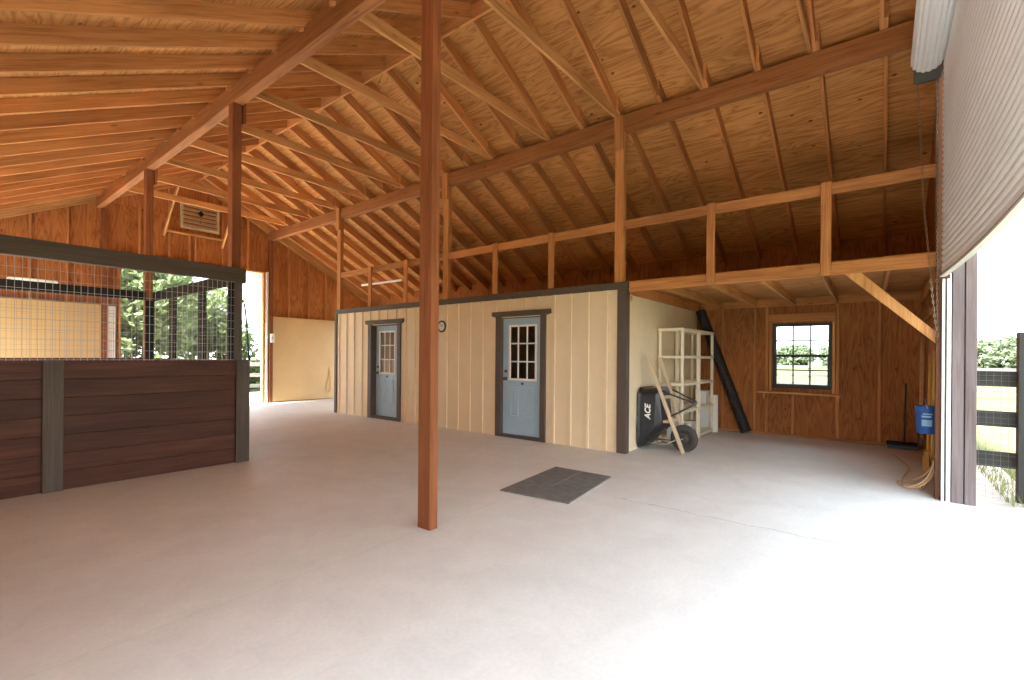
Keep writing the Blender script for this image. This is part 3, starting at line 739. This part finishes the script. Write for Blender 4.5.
put('bottom_seal', strip(DB + .018, DB + .032, -.014, .030), M['seal'], rd)
put('bottom_lip', strip(DB, DB + .018, -.010, .034), M['track'], rd)
# drum: the rolled part of the curtain, ribbed by its slats
bm = bmesh.new(); R0 = .130; cy, cz = CY + .133, 4.44; NN = 17 * 4; ring = []
for j in range(NN):
    a = 2 * math.pi * j / NN; r = R0 + (.0, .008, .011, .008)[j % 4] - .004
    ring.append((math.cos(a) * r, math.sin(a) * r))
loft(bm, [[V((x, cy + p, cz + q)) for p, q in ring] for x in (X0, X1)])
put('drum', bm, M['curtain'], rd)
bm = BX(((X1 + .004, cy - .11, cz - .22), (X1 + .018, cy + .11, cz + .10)), ((X1 + .018, cy - .085, cz - .21), (X1 + .075, cy + .085, cz - .11)), ch=.004)
lathe(bm, [(0, 0), (.075, 0), (.085, .012), (.075, .024), (0, .024)], (X1 + .02, cy + .02, cz - .13), (1, 0, 0), 24)
put('end_bracket', bm, M['dark_steel'], rd)
# guide track
bm = BX(((6.362, -.533, 0), (6.372, -.466, 2.20)), ((6.310, -.486, 0), (6.372, -.466, 2.20)), ((6.310, -.533, 0), (6.372, -.502, 2.20)))
gt = put('guide_track', bm, M['track'], rd)
put('slot_shade', BX(((6.345, -.502, .0), (6.362, -.486, 2.20))), M['dark_steel'], gt)  # dark strip stands in for the shade inside the channel
bm = bmesh.new()                                        # hand chain
def chain(pts, pitch=.034):
    pts = [V(p) for p in pts]; seg = [(b - a).length for a, b in zip(pts, pts[1:])]; L = sum(seg); s = 0; i = 0
    while s < L:
        q = s; j = 0
        while j < len(seg) - 1 and q > seg[j]: q -= seg[j]; j += 1
        p = pts[j].lerp(pts[j + 1], min(1, q / seg[j])); d = (pts[j + 1] - pts[j]).normalized()
        a = V((1, 0, 0)) if i % 2 else V((0, 1, 0)); a = (a - d * a.dot(d)).normalized()
        ringp = [p + d * (math.cos(t) * .022) + a * (math.sin(t) * .008) for t in [k * math.pi / 4 for k in range(8)]]
        tube(bm, ringp + [ringp[0]], .0028, 5, caps=False); s += pitch; i += 1
xc = X1 + .03
chain([(xc, cy + .075, cz - .22), (xc, -.322, 3.0), (xc, -.398, 2.0), (xc, -.425, 1.66), (xc, -.434, 1.61), (xc, -.440, 1.66), (xc, -.428, 2.2), (xc, -.416, 3.2), (xc, cy - .07, cz - .22)])
put('hand_chain', bm, M['chain'], rd)
# jamb timbers
bar('trim_10', (6.443, -.462, 0), (6.443, -.462, 4.3), .13, .072, M['jamb'], up=(0, 1, 0), kind='structure', label='brown wooden jamb of the roll-up doorway')
struct('trim_11', BX(((6.315, -.628, -.03), (6.47, -.541, 3.6)), ch=.004), M['weathered'], label='weathered mauve outer jamb of the roll-up doorway')
struct('trim_12', BX(((6.30, -.715, -.03), (6.49, -.634, 3.6)), ch=.004), M['weathered'], label='weathered mauve outer casing board of the roll-up doorway')

# ------------------------------------------------------------------ rubber mat
def matmesh():
    pts = [V((3.80, 3.12, 0)), V((5.05, 3.24, 0)), V((5.05, 2.47, 0)), V((3.87, 2.33, 0))]
    bm = bmesh.new(); loft(bm, [[p + V((0, 0, .001)) for p in pts], [p + V((0, 0, .014)) for p in pts]])
    bmesh.ops.bevel(bm, geom=list(bm.edges), offset=.003, segments=1, affect='EDGES')
    return bm
t = thing('rubber_mat', (4.4, 2.8, 0), 'dark charcoal rubber mat lying on the concrete floor', 'mat')
put('sheet', matmesh(), M['rubber'], t)
a, b = V((4.25, 2.78, .0142)), V((5.0, 2.85, .0142))
bm = bmesh.new(); loft(bm, [[p + V((0, -.006, 0)), p + V((0, .006, 0)), p + V((0, .003, .003)), p + V((0, -.003, .003))] for p in (a, b)])
put('seam', bm, M['seal'], t)['label'] = 'pale raised seam'

# ------------------------------------------------------------------ shelving units
def shelving(x0, lab):
    x1, y0, y1 = x0 + .86, 2.50, 2.92
    t = thing('shelving_unit', ((x0 + x1) / 2, (y0 + y1) / 2, 0), lab, 'shelving unit', 'shelving units')
    lv = (.03, .50, .94, 1.385, 1.835)
    for z in lv:
        bm = BX(((x0, y0, z), (x1, y0 + .02, z + .045)), ((x0, y1 - .02, z), (x1, y1, z + .045)), ((x0, y0 + .02, z), (x0 + .02, y1 - .02, z + .045)), ((x1 - .02, y0 + .02, z), (x1, y1 - .02, z + .045)))
        for i in range(11):
            xx = x0 + .04 + i * (x1 - x0 - .08) / 10; box(bm, (xx - .022, y0 + .02, z + .027), (xx + .022, y1 - .02, z + .038))
        box(bm, (x0 + .02, (y0 + y1) / 2 - .012, z + .012), (x1 - .02, (y0 + y1) / 2 + .012, z + .027))
        put('shelf', bm, M['offwhite'], t)
    for x in (x0 + .028, x1 - .028):
        for y in (y0 + .028, y1 - .028):
            bm = bmesh.new(); prev = 0.0
            for z in lv[1:] + (1.865,):
                lathe(bm, [(0, prev), (.024, prev), (.027, prev + .02), (.027, z - .02), (.024, z), (0, z)], (x, y, 0), (0, 0, 1), 12); prev = z
            put('leg', bm, M['offwhite'], t)
    return t
shelving(7.64, 'ivory plastic shelving unit next to the wheelbarrow')
shelving(8.515, 'ivory plastic shelving unit next to the black tube')
def carton(x0, y0, z0, x1, y1, z1, lab):
    t = thing('carton', ((x0 + x1) / 2, (y0 + y1) / 2, z0), lab, 'box', 'white boxes on the shelves')
    put('body', BX(((x0, y0, z0), (x1, y1, z1 - .02)), ch=.004), M['plastic_white'], t)
    put('lid', BX(((x0 - .004, y0 - .004, z1 - .04), (x1 + .004, y1 + .004, z1)), ch=.004), M['plastic_white'], t)
carton(7.80, 2.55, .076, 8.18, 2.82, .29, 'white box on the bottom shelf behind the wheelbarrow wheel')
carton(8.57, 2.56, .076, 8.80, 2.80, .27, 'white box on the bottom shelf next to the black tube')
carton(9.06, 2.55, .546, 9.28, 2.74, .79, 'white box on the second shelf up')
t = thing('white_board', (9.42, 2.6, 0), 'white foam board leaning upright against the end of the shelving', 'board')
bm = bmesh.new(); loft(bm, [[V((9.405, 2.43, 0)), V((9.43, 2.43, 0)), V((9.43, 2.75, 0)), V((9.405, 2.75, 0))], [V((9.385, 2.43, .70)), V((9.41, 2.43, .70)), V((9.41, 2.75, .70)), V((9.385, 2.75, .70))]]); put('panel', bm, M['plastic_white'], t)

# ------------------------------------------------------------------ black corrugated tube
p0, p1 = V((9.66, 1.99, .02)), V((9.70, 2.85, 2.33)); d = (p1 - p0).normalized()
bm = bmesh.new(); pts = []; rad = []; n = 120
for i in range(n + 1):
    pts.append(p0.lerp(p1, i / n)); rad.append(.090 + (.006 if i % 2 else 0) )
tube(bm, pts, .09, 20, radii=rad)
tb = thing('plastic_tube', (9.66, 2.03, 0), 'long black tube leaning diagonally in the corner beside the shelving', 'tube')
put('body', bm, M['black_tube'], tb)

# ------------------------------------------------------------------ wheelbarrow, tipped up against the wall
wb = thing('wheelbarrow', (6.98, 2.6, 0), 'black wheelbarrow tipped upright against the cream side wall', 'wheelbarrow')
def rr(x0, x1, z0, z1, y0, y1, r, n=5):
    """rounded rectangle in the x-z plane, y running from y0 (bottom) to y1 (top)."""
    out = []
    for cx_, cz_, a0 in ((x1 - r, z1 - r, 0), (x0 + r, z1 - r, 90), (x0 + r, z0 + r, 180), (x1 - r, z0 + r, 270)):
        for i in range(n + 1):
            a = math.radians(a0 + 90 * i / n); z = cz_ + math.sin(a) * r
            out.append(V((cx_ + math.cos(a) * r, y0 + (y1 - y0) * (z - z0) / (z1 - z0), z)))
    return out
outer = [rr(6.83, 7.50, .012, .945, 2.925, 2.905, .12), rr(6.845, 7.485, .027, .93, 2.900, 2.880, .12), rr(6.86, 7.47, .042, .925, 2.89, 2.87, .12), rr(6.90, 7.42, .22, .95, 2.70, 2.66, .14), rr(6.94, 7.36, .33, .95, 2.575, 2.625, .12)]
bm = bmesh.new(); loft(bm, outer, cap0=False)
tr = put('tray', bm, M['black'], wb, smooth=False)
sm = tr.modifiers.new('thickness', 'SOLIDIFY'); sm.thickness = .004; sm.offset = -1
HA = (V((6.90, 2.25, .012)), V((6.985, 2.84, 1.435))); HB = (V((7.30, 2.33, .10)), V((7.60, 2.86, 1.40)))
for a, b in (HA, HB):
    bar('handle', a, b, .040, .052, M['handle'], up=(0, -1, .3), parent=wb)
# wheel
wc = V((7.10, 2.305, .203)); ax = V((1, -.12, .05)).normalized()
wh = thing('wheel', wc, None, None); wh.parent = wb; wh.matrix_local = W[wb.name].inverted() @ W[wh.name]
bm = bmesh.new(); lathe(bm, [(.118, -.040), (.150, -.048), (.185, -.045), (.200, -.025), (.203, 0), (.200, .025), (.185, .045), (.150, .048), (.118, .040)], wc, ax, 40); put('tyre', bm, M['tyre'], wh, smooth=True)
bm = bmesh.new(); lathe(bm, [(0, -.052), (.032, -.052), (.036, -.03), (.085, -.018), (.112, -.036), (.124, -.036), (.124, .036), (.112, .036), (.085, .018), (.036, .03), (.032, .052), (0, .052)], wc, ax, 32); put('rim', bm, M['dark_steel'], wh, smooth=False)
bm = bmesh.new(); tube(bm, [wc - ax * .15, wc + ax * .15], .010, 10); put('axle', bm, M['steel'], wh)
# legs: two bent tubes with a cross tube
LA = [HA[0].lerp(HA[1], .63), V((6.93, 2.09, .74)), HA[0].lerp(HA[1], .36)]
LB = [HB[0].lerp(HB[1], .62), V((7.42, 2.20, .72)), HB[0].lerp(HB[1], .33)]
for L in (LA, LB):
    a, t_, b = L
    c1, c2 = a.lerp(t_, .88), b.lerp(t_, .86)
    path = [a] + [c1.lerp(t_, s).lerp(t_.lerp(c2, s), s) for s in (0, .25, .5, .75, 1)] + [b]
    bm = bmesh.new(); tube(bm, path, .0125, 8); put('leg', bm, M['dark_steel'], wb, smooth=True)
bm = bmesh.new(); tube(bm, [LA[1] + V((0, .03, 0)), LB[1] + V((0, .03, 0))], .010, 8); put('cross_brace', bm, M['dark_steel'], wb, smooth=True)
bm = bmesh.new(); tube(bm, [(6.97, 2.86, .10), (7.03, 2.55, .10), (7.06, 2.42, .17)], .010, 8); tube(bm, [(7.35, 2.86, .10), (7.28, 2.55, .12), (7.22, 2.42, .18)], .010, 8); put('nose_guard', bm, M['steel'], wb, smooth=True)
bm = BX(((6.97, 2.50, .42), (7.35, 2.575, .46)), ((6.98, 2.56, .78), (7.45, 2.63, .82))); put('cross_bar', bm, M['handle'], wb)
# lettering on the tray's side
cu = bpy.data.curves.new('tray_lettering', 'FONT'); cu.body = 'ACE'; cu.size = .115; cu.extrude = .002; cu.offset = .004; cu.shear = .25; cu.align_x = 'CENTER'; cu.align_y = 'CENTER'; cu.space_character = 1.0
tmp = bpy.data.objects.new('tmp_text', cu); C.objects.link(tmp)
dg = bpy.context.evaluated_depsgraph_get(); me = bpy.data.meshes.new_from_object(tmp.evaluated_get(dg)); bpy.data.objects.remove(tmp)
me.materials.clear(); me.materials.append(M['white']); me.name = 'tray_lettering'
q0, q1 = V((6.86, 2.88, .48)), V((6.90, 2.68, .48))          # across the side face
e = (q1 - q0).normalized(); upv = V((0, 0, 1)); nrm = V((-e.y, e.x, 0)).normalized()
if nrm.x > 0: nrm = -nrm
tx = V((0, 0, 1)); ty = nrm.cross(tx).normalized()
Mx = Matrix((tx, ty, nrm)).transposed().to_4x4(); Mx.translation = q0.lerp(q1, .52) + nrm * .010 + V((0, 0, .10))
o = bpy.data.objects.new('tray_lettering', me); link(o, Mx, wb); o['label'] = 'bold white lettering'

# ------------------------------------------------------------------ tools, bucket and cord on the end wall
bk = thing('bucket', (7.05, -.385, .585), 'blue plastic bucket hanging on the end wall by the door track', 'bucket')
bc = V((6.95, -.392, .585))
bm = bmesh.new(); lathe(bm, [(0, 0), (.082, 0), (.086, .01), (.098, .255), (.102, .258), (.102, .275), (.099, .300), (.096, .300), (.094, .262), (.080, .012), (0, .012)], bc, (0, 0, 1), 28); put('body', bm, M['bucket'], bk, smooth=False)
bm = bmesh.new()
def patch(a0, a1, z0, z1, r0, r1):
    n = 6; vs = []
    for z, r in ((z0, r0), (z1, r1)):
        vs.append([bm.verts.new(bc + V((math.cos(a0 + (a1 - a0) * i / n) * r, math.sin(a0 + (a1 - a0) * i / n) * r, z))) for i in range(n + 1)])
    for i in range(n): bm.faces.new((vs[0][i], vs[0][i + 1], vs[1][i + 1], vs[1][i]))
A0 = math.radians(150); A1 = math.radians(205)
patch(A0, A1, .085, .155, .0918, .0955); patch(A0, A1 - .1, .180, .200, .0965, .0972); patch(A0 + .1, A1, .212, .225, .0978, .0985)
put('printed_label', bm, M['label'], bk)
bm = bmesh.new(); tube(bm, [bc + V((math.cos(t) * .1, -.0 + math.sin(t) * .1 * .2, .28 + math.sin(t) * .10)) for t in [i * math.pi / 12 for i in range(13)]], .0035, 6); put('bail', bm, M['steel'], bk, smooth=True)
def tool(name, x, zt, zb, m, lab, head, r=.017, tilt=0.0):
    t = thing(name, (x, YN + .045, zb), lab, 'tool', 'long tools leaning on the end wall')
    bm = bmesh.new(); tube(bm, [(x, YN + .05 + .0, zb + .25), (x + tilt, YN + .035, zt)], r, 10); put('handle', bm, m, t, smooth=True)
    bm = bmesh.new()
    if head == 'shovel':
        pr_ = [(0, .0), (.07, .04), (.10, .12), (.10, .22), (.06, .27), (.016, .29), (.016, .36)]
        for s in (0,):
            L = [V((x + w, YN + .055 + .02 * math.cos(w * 12), zb + h)) for w, h in pr_]; R_ = [V((x - w, YN + .055 + .02 * math.cos(w * 12), zb + h)) for w, h in pr_[::-1]]
            ring = L + R_; loft(bm, [ring, [p + V((0, .004, 0)) for p in ring]])
    elif head == 'rake':
        box(bm, (x - .18, YN + .05, zb + .24), (x + .18, YN + .075, zb + .265))
        for i in range(10): xx = x - .17 + i * .0378; box(bm, (xx - .003, YN + .055, zb + .17), (xx + .003, YN + .066, zb + .25))
    else:
        box(bm, (x - .10, YN + .02, zb + .18), (x + .10, YN + .085, zb + .26)); box(bm, (x - .11, YN + .01, zb), (x + .11, YN + .095, zb + .19))
    put('head', bm, M['dark_steel'] if head != 'broom' else M['tool_yellow'], t)
tool('shovel', 9.32, 1.85, .02, M['tool_wood'], 'brown handled shovel leaning farthest into the corner by the bucket', 'shovel')
tool('garden_rake', 8.95, 1.74, .02, M['tool_wood'], 'brown handled rake leaning just left of the yellow broom handles', 'rake')
tool('broom', 7.72, 1.46, .02, M['tool_yellow'], 'yellow handled broom leaning above the blue bucket', 'broom', .017)
tool('spade', 7.12, 1.50, .02, M['tool_yellow'], 'yellow handled spade leaning nearest to the door jamb', 'shovel', .017)
# push broom standing by the window wall
t = thing('push_broom', (9.68, -.30, 0), 'dark push broom standing on the floor in the corner', 'broom')
bm = bmesh.new(); tube(bm, [(9.64, -.28, .08), (9.76, -.30, 1.02)], .013, 8); put('handle', bm, M['dark_steel'], t, smooth=True)
put('head', BX(((9.55, -.44, .05), (9.70, -.06, .10)), ch=.008), M['black_wood'], t)
put('bristles', BX(((9.56, -.43, .0), (9.69, -.07, .05))), M['black'], t)
# tan extension cord: hangs from a hook, loops on the floor
bm = bmesh.new()
def spline(pts, n=8):
    P = [V(p) for p in pts]; P = [P[0]] + P + [P[-1]]; out = []
    for i in range(1, len(P) - 2):
        for s in range(n):
            t = s / n; a, b, c, d = P[i - 1:i + 3]
            out.append(.5 * ((2 * b) + (c - a) * t + (2 * a - 5 * b + 4 * c - d) * t * t + (3 * b - 3 * c + d - a) * t ** 3))
    return out + [P[-2]]
tube(bm, spline([(6.56, -.47, 1.25), (6.55, -.455, .95), (6.57, -.455, .5), (6.62, -.42, .28), (6.80, -.32, .10), (7.0, -.22, .012), (6.95, -.14, .012), (6.70, -.20, .012), (6.58, -.34, .08), (6.55, -.44, .30), (6.56, -.455, .8), (6.58, -.47, 1.24)]), .009, 8)
tube(bm, spline([(6.58, -.47, 1.26), (6.60, -.455, .9), (6.55, -.45, .45), (6.56, -.36, .14), (6.70, -.20, .012), (7.2, -.20, .012), (7.9, -.28, .012), (8.5, -.20, .012), (8.8, -.15, .012)]), .009, 8)
tube(bm, spline([(6.60, -.47, 1.26), (6.66, -.455, .9), (6.62, -.45, .4), (6.66, -.36, .06), (6.85, -.34, .012), (7.3, -.40, .012)]), .009, 8)
tag(put('extension_cord', bm, M['cord'], origin=(6.62, -.40, 0), smooth=True), 'tan extension cord hanging by the door track and looping on the floor', 'cord')
bm = bmesh.new(); tube(bm, [(6.58, -.50, 1.28), (6.58, -.455, 1.245), (6.58, -.44, 1.27)], .006, 6); tag(put('wall_hook', bm, M['steel'], origin=(6.58, -.50, 1.28), smooth=True), 'steel hook holding the tan extension cord', 'hook')

# ------------------------------------------------------------------ outside: fences
def fence(a, b, n, hs, bw, hp, m, lab, grp, mesh=True, name='board_fence', pw=.11):
    a, b = V(a), V(b); t = thing(name, a, lab, 'fence', grp); d = (b - a).normalized(); nrm = V((-d.y, d.x, 0))
    for i in range(n + 1):
        p = a.lerp(b, i / n); bar('fence_post', p + V((0, 0, -.1)), p + V((0, 0, hp)), pw, pw, m, up=tuple(d), parent=t)
    for h in hs:
        bar('fence_rail', a + nrm * (pw / 2 + .014) + V((0, 0, h)), b + nrm * (pw / 2 + .014) + V((0, 0, h)), .028, bw, m, parent=t)
    if mesh:
        bm = bmesh.new(); L = (b - a).length; off = nrm * (pw / 2 + .034)
        for i in range(int(L / .055)): p = a + d * (i * .055) + off; tube(bm, [p + V((0, 0, .05)), p + V((0, 0, hs[-1] + bw / 2))], .0017, 3, caps=False)
        for i in range(int((hs[-1]) / .055)): z = .06 + i * .055; tube(bm, [a + off + V((0, 0, z)), b + off + V((0, 0, z))], .0017, 3, caps=False)
        put('wire_mesh', bm, M['wire'], t)
    return t
t = thing('paddock_fence', (6.93, -1.12, -.13), 'dark three-rail fence with wire mesh just outside the roll-up doorway', 'fence')
for y in (-1.145, -3.5, -5.9):
    bar('fence_post', (6.93, y, -.15), (6.93, y, 1.68), .12, .13, M['fence'], up=(0, 1, 0), parent=t)
for z in (.37, .79, 1.205):
    bar('fence_rail', (6.985, -.74, z), (6.985, -6.0, z - .02), .03, .16, M['fence'], parent=t)
bm = bmesh.new()
for i in range(95): y = -.75 - i * .055; tube(bm, [(6.962, y, -.1), (6.962, y, 1.28)], .0010, 3, caps=False)
for i in range(25): z = -.08 + i * .055; tube(bm, [(6.962, -.75, z), (6.962, -5.95, z - .02)], .0010, 3, caps=False)
put('wire_mesh', bm, M['fence_grey'], t)
fence((2.0, 19.5, -.13), (13.0, 19.0, -.13), 5, (.30, .72, 1.14), .14, 1.45, M['fence_grey'], 'silvered board fence beyond the far doorway', None, mesh=False)
fence((26, -9, -.13), (26, 12, -.13), 9, (.35, .75, 1.15), .13, 1.4, M['fence'], 'dark paddock fence seen through the window', None, mesh=False)

# ------------------------------------------------------------------ outside: trees
def leafball(centres, nl, size, seed):
    rnd = random.Random(seed); bm = bmesh.new()
    for c, r in centres:
        for i in range(nl):
            u = V((rnd.gauss(0, 1), rnd.gauss(0, 1), rnd.gauss(0, 1))).normalized()
            p = V(c) + V((u.x * r[0], u.y * r[1], u.z * r[2])) * (rnd.random() ** .35)
            a = V((rnd.gauss(0, 1), rnd.gauss(0, 1), rnd.gauss(0, .6))).normalized(); b = a.orthogonal().normalized(); b = (Matrix.Rotation(rnd.random() * 6.28, 3, a) @ b)
            s = size * rnd.uniform(.6, 1.3)
            bm.faces.new([bm.verts.new(p - a * s), bm.verts.new(p + b * s * .45 + a * s * .1), bm.verts.new(p + a * s), bm.verts.new(p - b * s * .45 + a * s * .1)])
    me = bpy.data.meshes.new('crown'); bm.to_mesh(me); bm.free(); return me
def crownset(n, w, h, seed):
    r = random.Random(seed)
    return [((r.uniform(-w, w) * .6, r.uniform(-w, w) * .6, h * r.uniform(.35, .9)), (w * .55, w * .55, h * .22)) for _ in range(n)]
def shrubset(n, w, h, seed):
    r = random.Random(seed)
    return [((r.uniform(-w, w) * .6, r.uniform(-w, w) * .6, h * r.uniform(.1, .8)), (w * .5, w * .5, h * .25)) for _ in range(n)]
CR = {'tree': leafball(crownset(11, 1.7, 5.0, 3), 620, .15, 5), 'tree2': leafball(crownset(11, 1.9, 4.6, 8), 620, .15, 9), 'shrub': leafball(shrubset(8, 1.1, 1.8, 4), 420, .10, 6), 'far': leafball(shrubset(12, 3.2, 4.0, 14), 420, .30, 16)}
for k_, m_ in (('tree', 'leaf'), ('tree2', 'leaf'), ('shrub', 'leaf'), ('far', 'leaf_far')): CR[k_].materials.append(M[m_])
def tree(kind, x, y, s, lab, grp, name='tree', rz=0.0):
    t = thing(name, (x, y, -.13), lab, 'tree' if kind != 'shrub' else 'shrub', grp)
    o = bpy.data.objects.new('crown' if kind != 'shrub' else 'foliage', CR[kind]); link(o, Matrix.Translation((x, y, -.13)) @ Matrix.Rotation(rz, 4, 'Z') @ Matrix.Scale(s, 4), t)
    if kind != 'shrub':
        bm = bmesh.new(); h = 3.6 * s if kind != 'far' else 1.6 * s
        tube(bm, [(x, y, -.2), (x + .06 * s, y, h * .4), (x - .05 * s, y + .05, h)], .1 * s, 8, radii=[.14 * s, .10 * s, .05 * s]); put('trunk', bm, M['bark'], t)
F = 'leafy tree beyond the far doorway, '
for i, (kd, x, y, s, w_) in enumerate((('tree', 1.6, 22.5, 1.1, 'first from the left'), ('tree2', 3.6, 23.5, 1.15, 'second from the left'), ('tree', 5.6, 22.5, 1.05, 'third from the left'), ('tree2', 8.5, 24.6, .95, 'fourth from the left, behind the palm'))):
    tree(kd, x, y, s, F + w_, 'trees beyond the far doorway', rz=i * 1.3)
for i, (x, y, s) in enumerate(((2.9, 20.8, 1.2), (4.7, 20.9, 1.3), (9.6, 22.2, .8))):
    tree('shrub', x, y, s, 'green shrub behind the silvered fence, ' + ('leftmost', 'middle', 'rightmost')[i] + ' of three', 'shrubs beyond the far doorway', 'shrub', i * 2.0)
for i in range(6):
    tree('far', 96 + (i % 3) * 3, 27 - i * 7.0, .95 + .15 * ((i * 5) % 3), 'distant tree in the tree line past the window, ' + ORD[i] + ' from the left', 'distant tree line', rz=i * 1.1)
for i in range(4):
    tree('far', 58 + (i % 2) * 5, -4.5 - i * 3.4, .85 + .12 * (i % 2), 'distant tree over the fence outside the roll-up doorway, ' + ORD[i] + ' from the jamb', 'distant trees past the fence', rz=i * .9 + .4)
# palm
def palm(x, y, h):
    t = thing('palm_tree', (x, y, -.13), 'palm tree with drooping fronds just beyond the far doorway', 'palm tree')
    bm = bmesh.new(); tube(bm, [(x, y, -.2), (x + .1, y, h * .5), (x + .02, y, h)], .14, 10, radii=[.18, .13, .12]); put('trunk', bm, M['bark'], t)
    rnd = random.Random(11)
    for k in range(16):
        az = k * 2.4; el = rnd.uniform(-.2, .9); L = rnd.uniform(1.7, 2.3); d = V((math.cos(az), math.sin(az), 0)); side = V((-d.y, d.x, 0))
        bm = bmesh.new(); pts = []
        for i in range(15):
            s = i / 14; pts.append(V((x, y, h)) + d * (L * s * math.cos(el * (1 - s))) + V((0, 0, L * (math.sin(el) * s - .75 * s * s))))
        tube(bm, pts, .012, 5, radii=[.018 * (1 - .8 * i / 14) for i in range(15)])
        for i in range(2, 15):
            for sg in (-1, 1):
                for o2 in (0, .5):
                    p = pts[i - 1].lerp(pts[i], o2); tip = p + side * sg * .42 * math.sin(math.pi * min(.95, i / 14 + .08)) ** .6 + d * .16 + V((0, 0, -.16))
                    w = (pts[i] - pts[i - 1]).normalized() * .016
                    bm.faces.new([bm.verts.new(p - w), bm.verts.new(p + w), bm.verts.new(tip)])
        put('frond', bm, M['palm'], t)
palm(8.35, 18.3, 4.3)
# grass tufts and weeds by the doorway
bm = bmesh.new(); rnd = random.Random(21)
for i in range(900):
    x = rnd.uniform(6.6, 10.5); y = -1.0 - rnd.random() ** 1.6 * 1.2
    h = rnd.uniform(.05, .16); a = rnd.random() * 6.28; l = V((math.cos(a), math.sin(a), 0)) * h * .5; z = -.13 if y < -1.25 else -.035
    p = V((x, y, z)); w = V((-l.y, l.x, 0)).normalized() * .006
    bm.faces.new([bm.verts.new(p - w), bm.verts.new(p + w), bm.verts.new(p + l + V((0, 0, h)))])
tag(put('grass_tufts', bm, M['grass_blade']), 'straggling grass tufts at the edge of the apron outside the doorway', 'grass', kind='stuff')

# ------------------------------------------------------------------ light, sky, camera
wd = bpy.data.worlds.new('sky'); bpy.context.scene.world = wd; wd.use_nodes = True
nt = wd.node_tree; bg = nt.nodes['Background']
tc = nt.nodes.new('ShaderNodeTexCoord'); sp = nt.nodes.new('ShaderNodeSeparateXYZ'); nt.links.new(tc.outputs['Generated'], sp.inputs[0])
rp = nt.nodes.new('ShaderNodeValToRGB'); nt.links.new(sp.outputs[2], rp.inputs[0])
e = rp.color_ramp.elements; e[0].position = 0; e[0].color = (.94, .965, 1, 1); e[1].position = .7; e[1].color = (.72, .85, 1, 1)
nt.links.new(rp.outputs[0], bg.inputs[0]); bg.inputs[1].default_value = 2.1
su = bpy.data.lights.new('sun', 'SUN'); su.energy = 27.0; su.angle = math.radians(8); su.color = (1, .97, .92)
so = bpy.data.objects.new('sun', su); link(so, V((-.55, 1.0, .0)).to_track_quat('Z', 'Y').to_matrix().to_4x4())
sd = V((-.78, .12, 1.0)).normalized()            # towards the sun: in through the openings added in the left wall
so.matrix_world = sd.to_track_quat('Z', 'Y').to_matrix().to_4x4()

F_, TH, RO, HY = 472.93, math.radians(38.054), math.radians(.4428), 356.33
FW = V((math.cos(TH), math.sin(TH), 0)); RT = V((math.sin(TH), -math.cos(TH), 0)); UP = V((0, 0, 1))
r_ = RT * math.cos(RO) + UP * math.sin(RO); u_ = -RT * math.sin(RO) + UP * math.cos(RO)
cam = bpy.data.cameras.new('camera'); cam.sensor_fit = 'HORIZONTAL'; cam.sensor_width = 36; cam.lens = F_ / 1024 * 36; cam.shift_y = (HY - 340) / 1024
cam.clip_start = .02; cam.clip_end = 500
co = bpy.data.objects.new('camera', cam); C.objects.link(co)
Mx = Matrix((r_, u_, -FW)).transposed().to_4x4(); Mx.translation = (0, 0, 1.40); co.matrix_world = Mx
sc = bpy.context.scene; sc.camera = co
sc.view_settings.view_transform = 'Standard'; sc.view_settings.look = 'None'; sc.view_settings.gamma = 1; sc.view_settings.use_curve_mapping = False
sc.view_settings.exposure = 1.52
sc.cycles.max_bounces = 14; sc.cycles.diffuse_bounces = 8; sc.cycles.transparent_max_bounces = 16
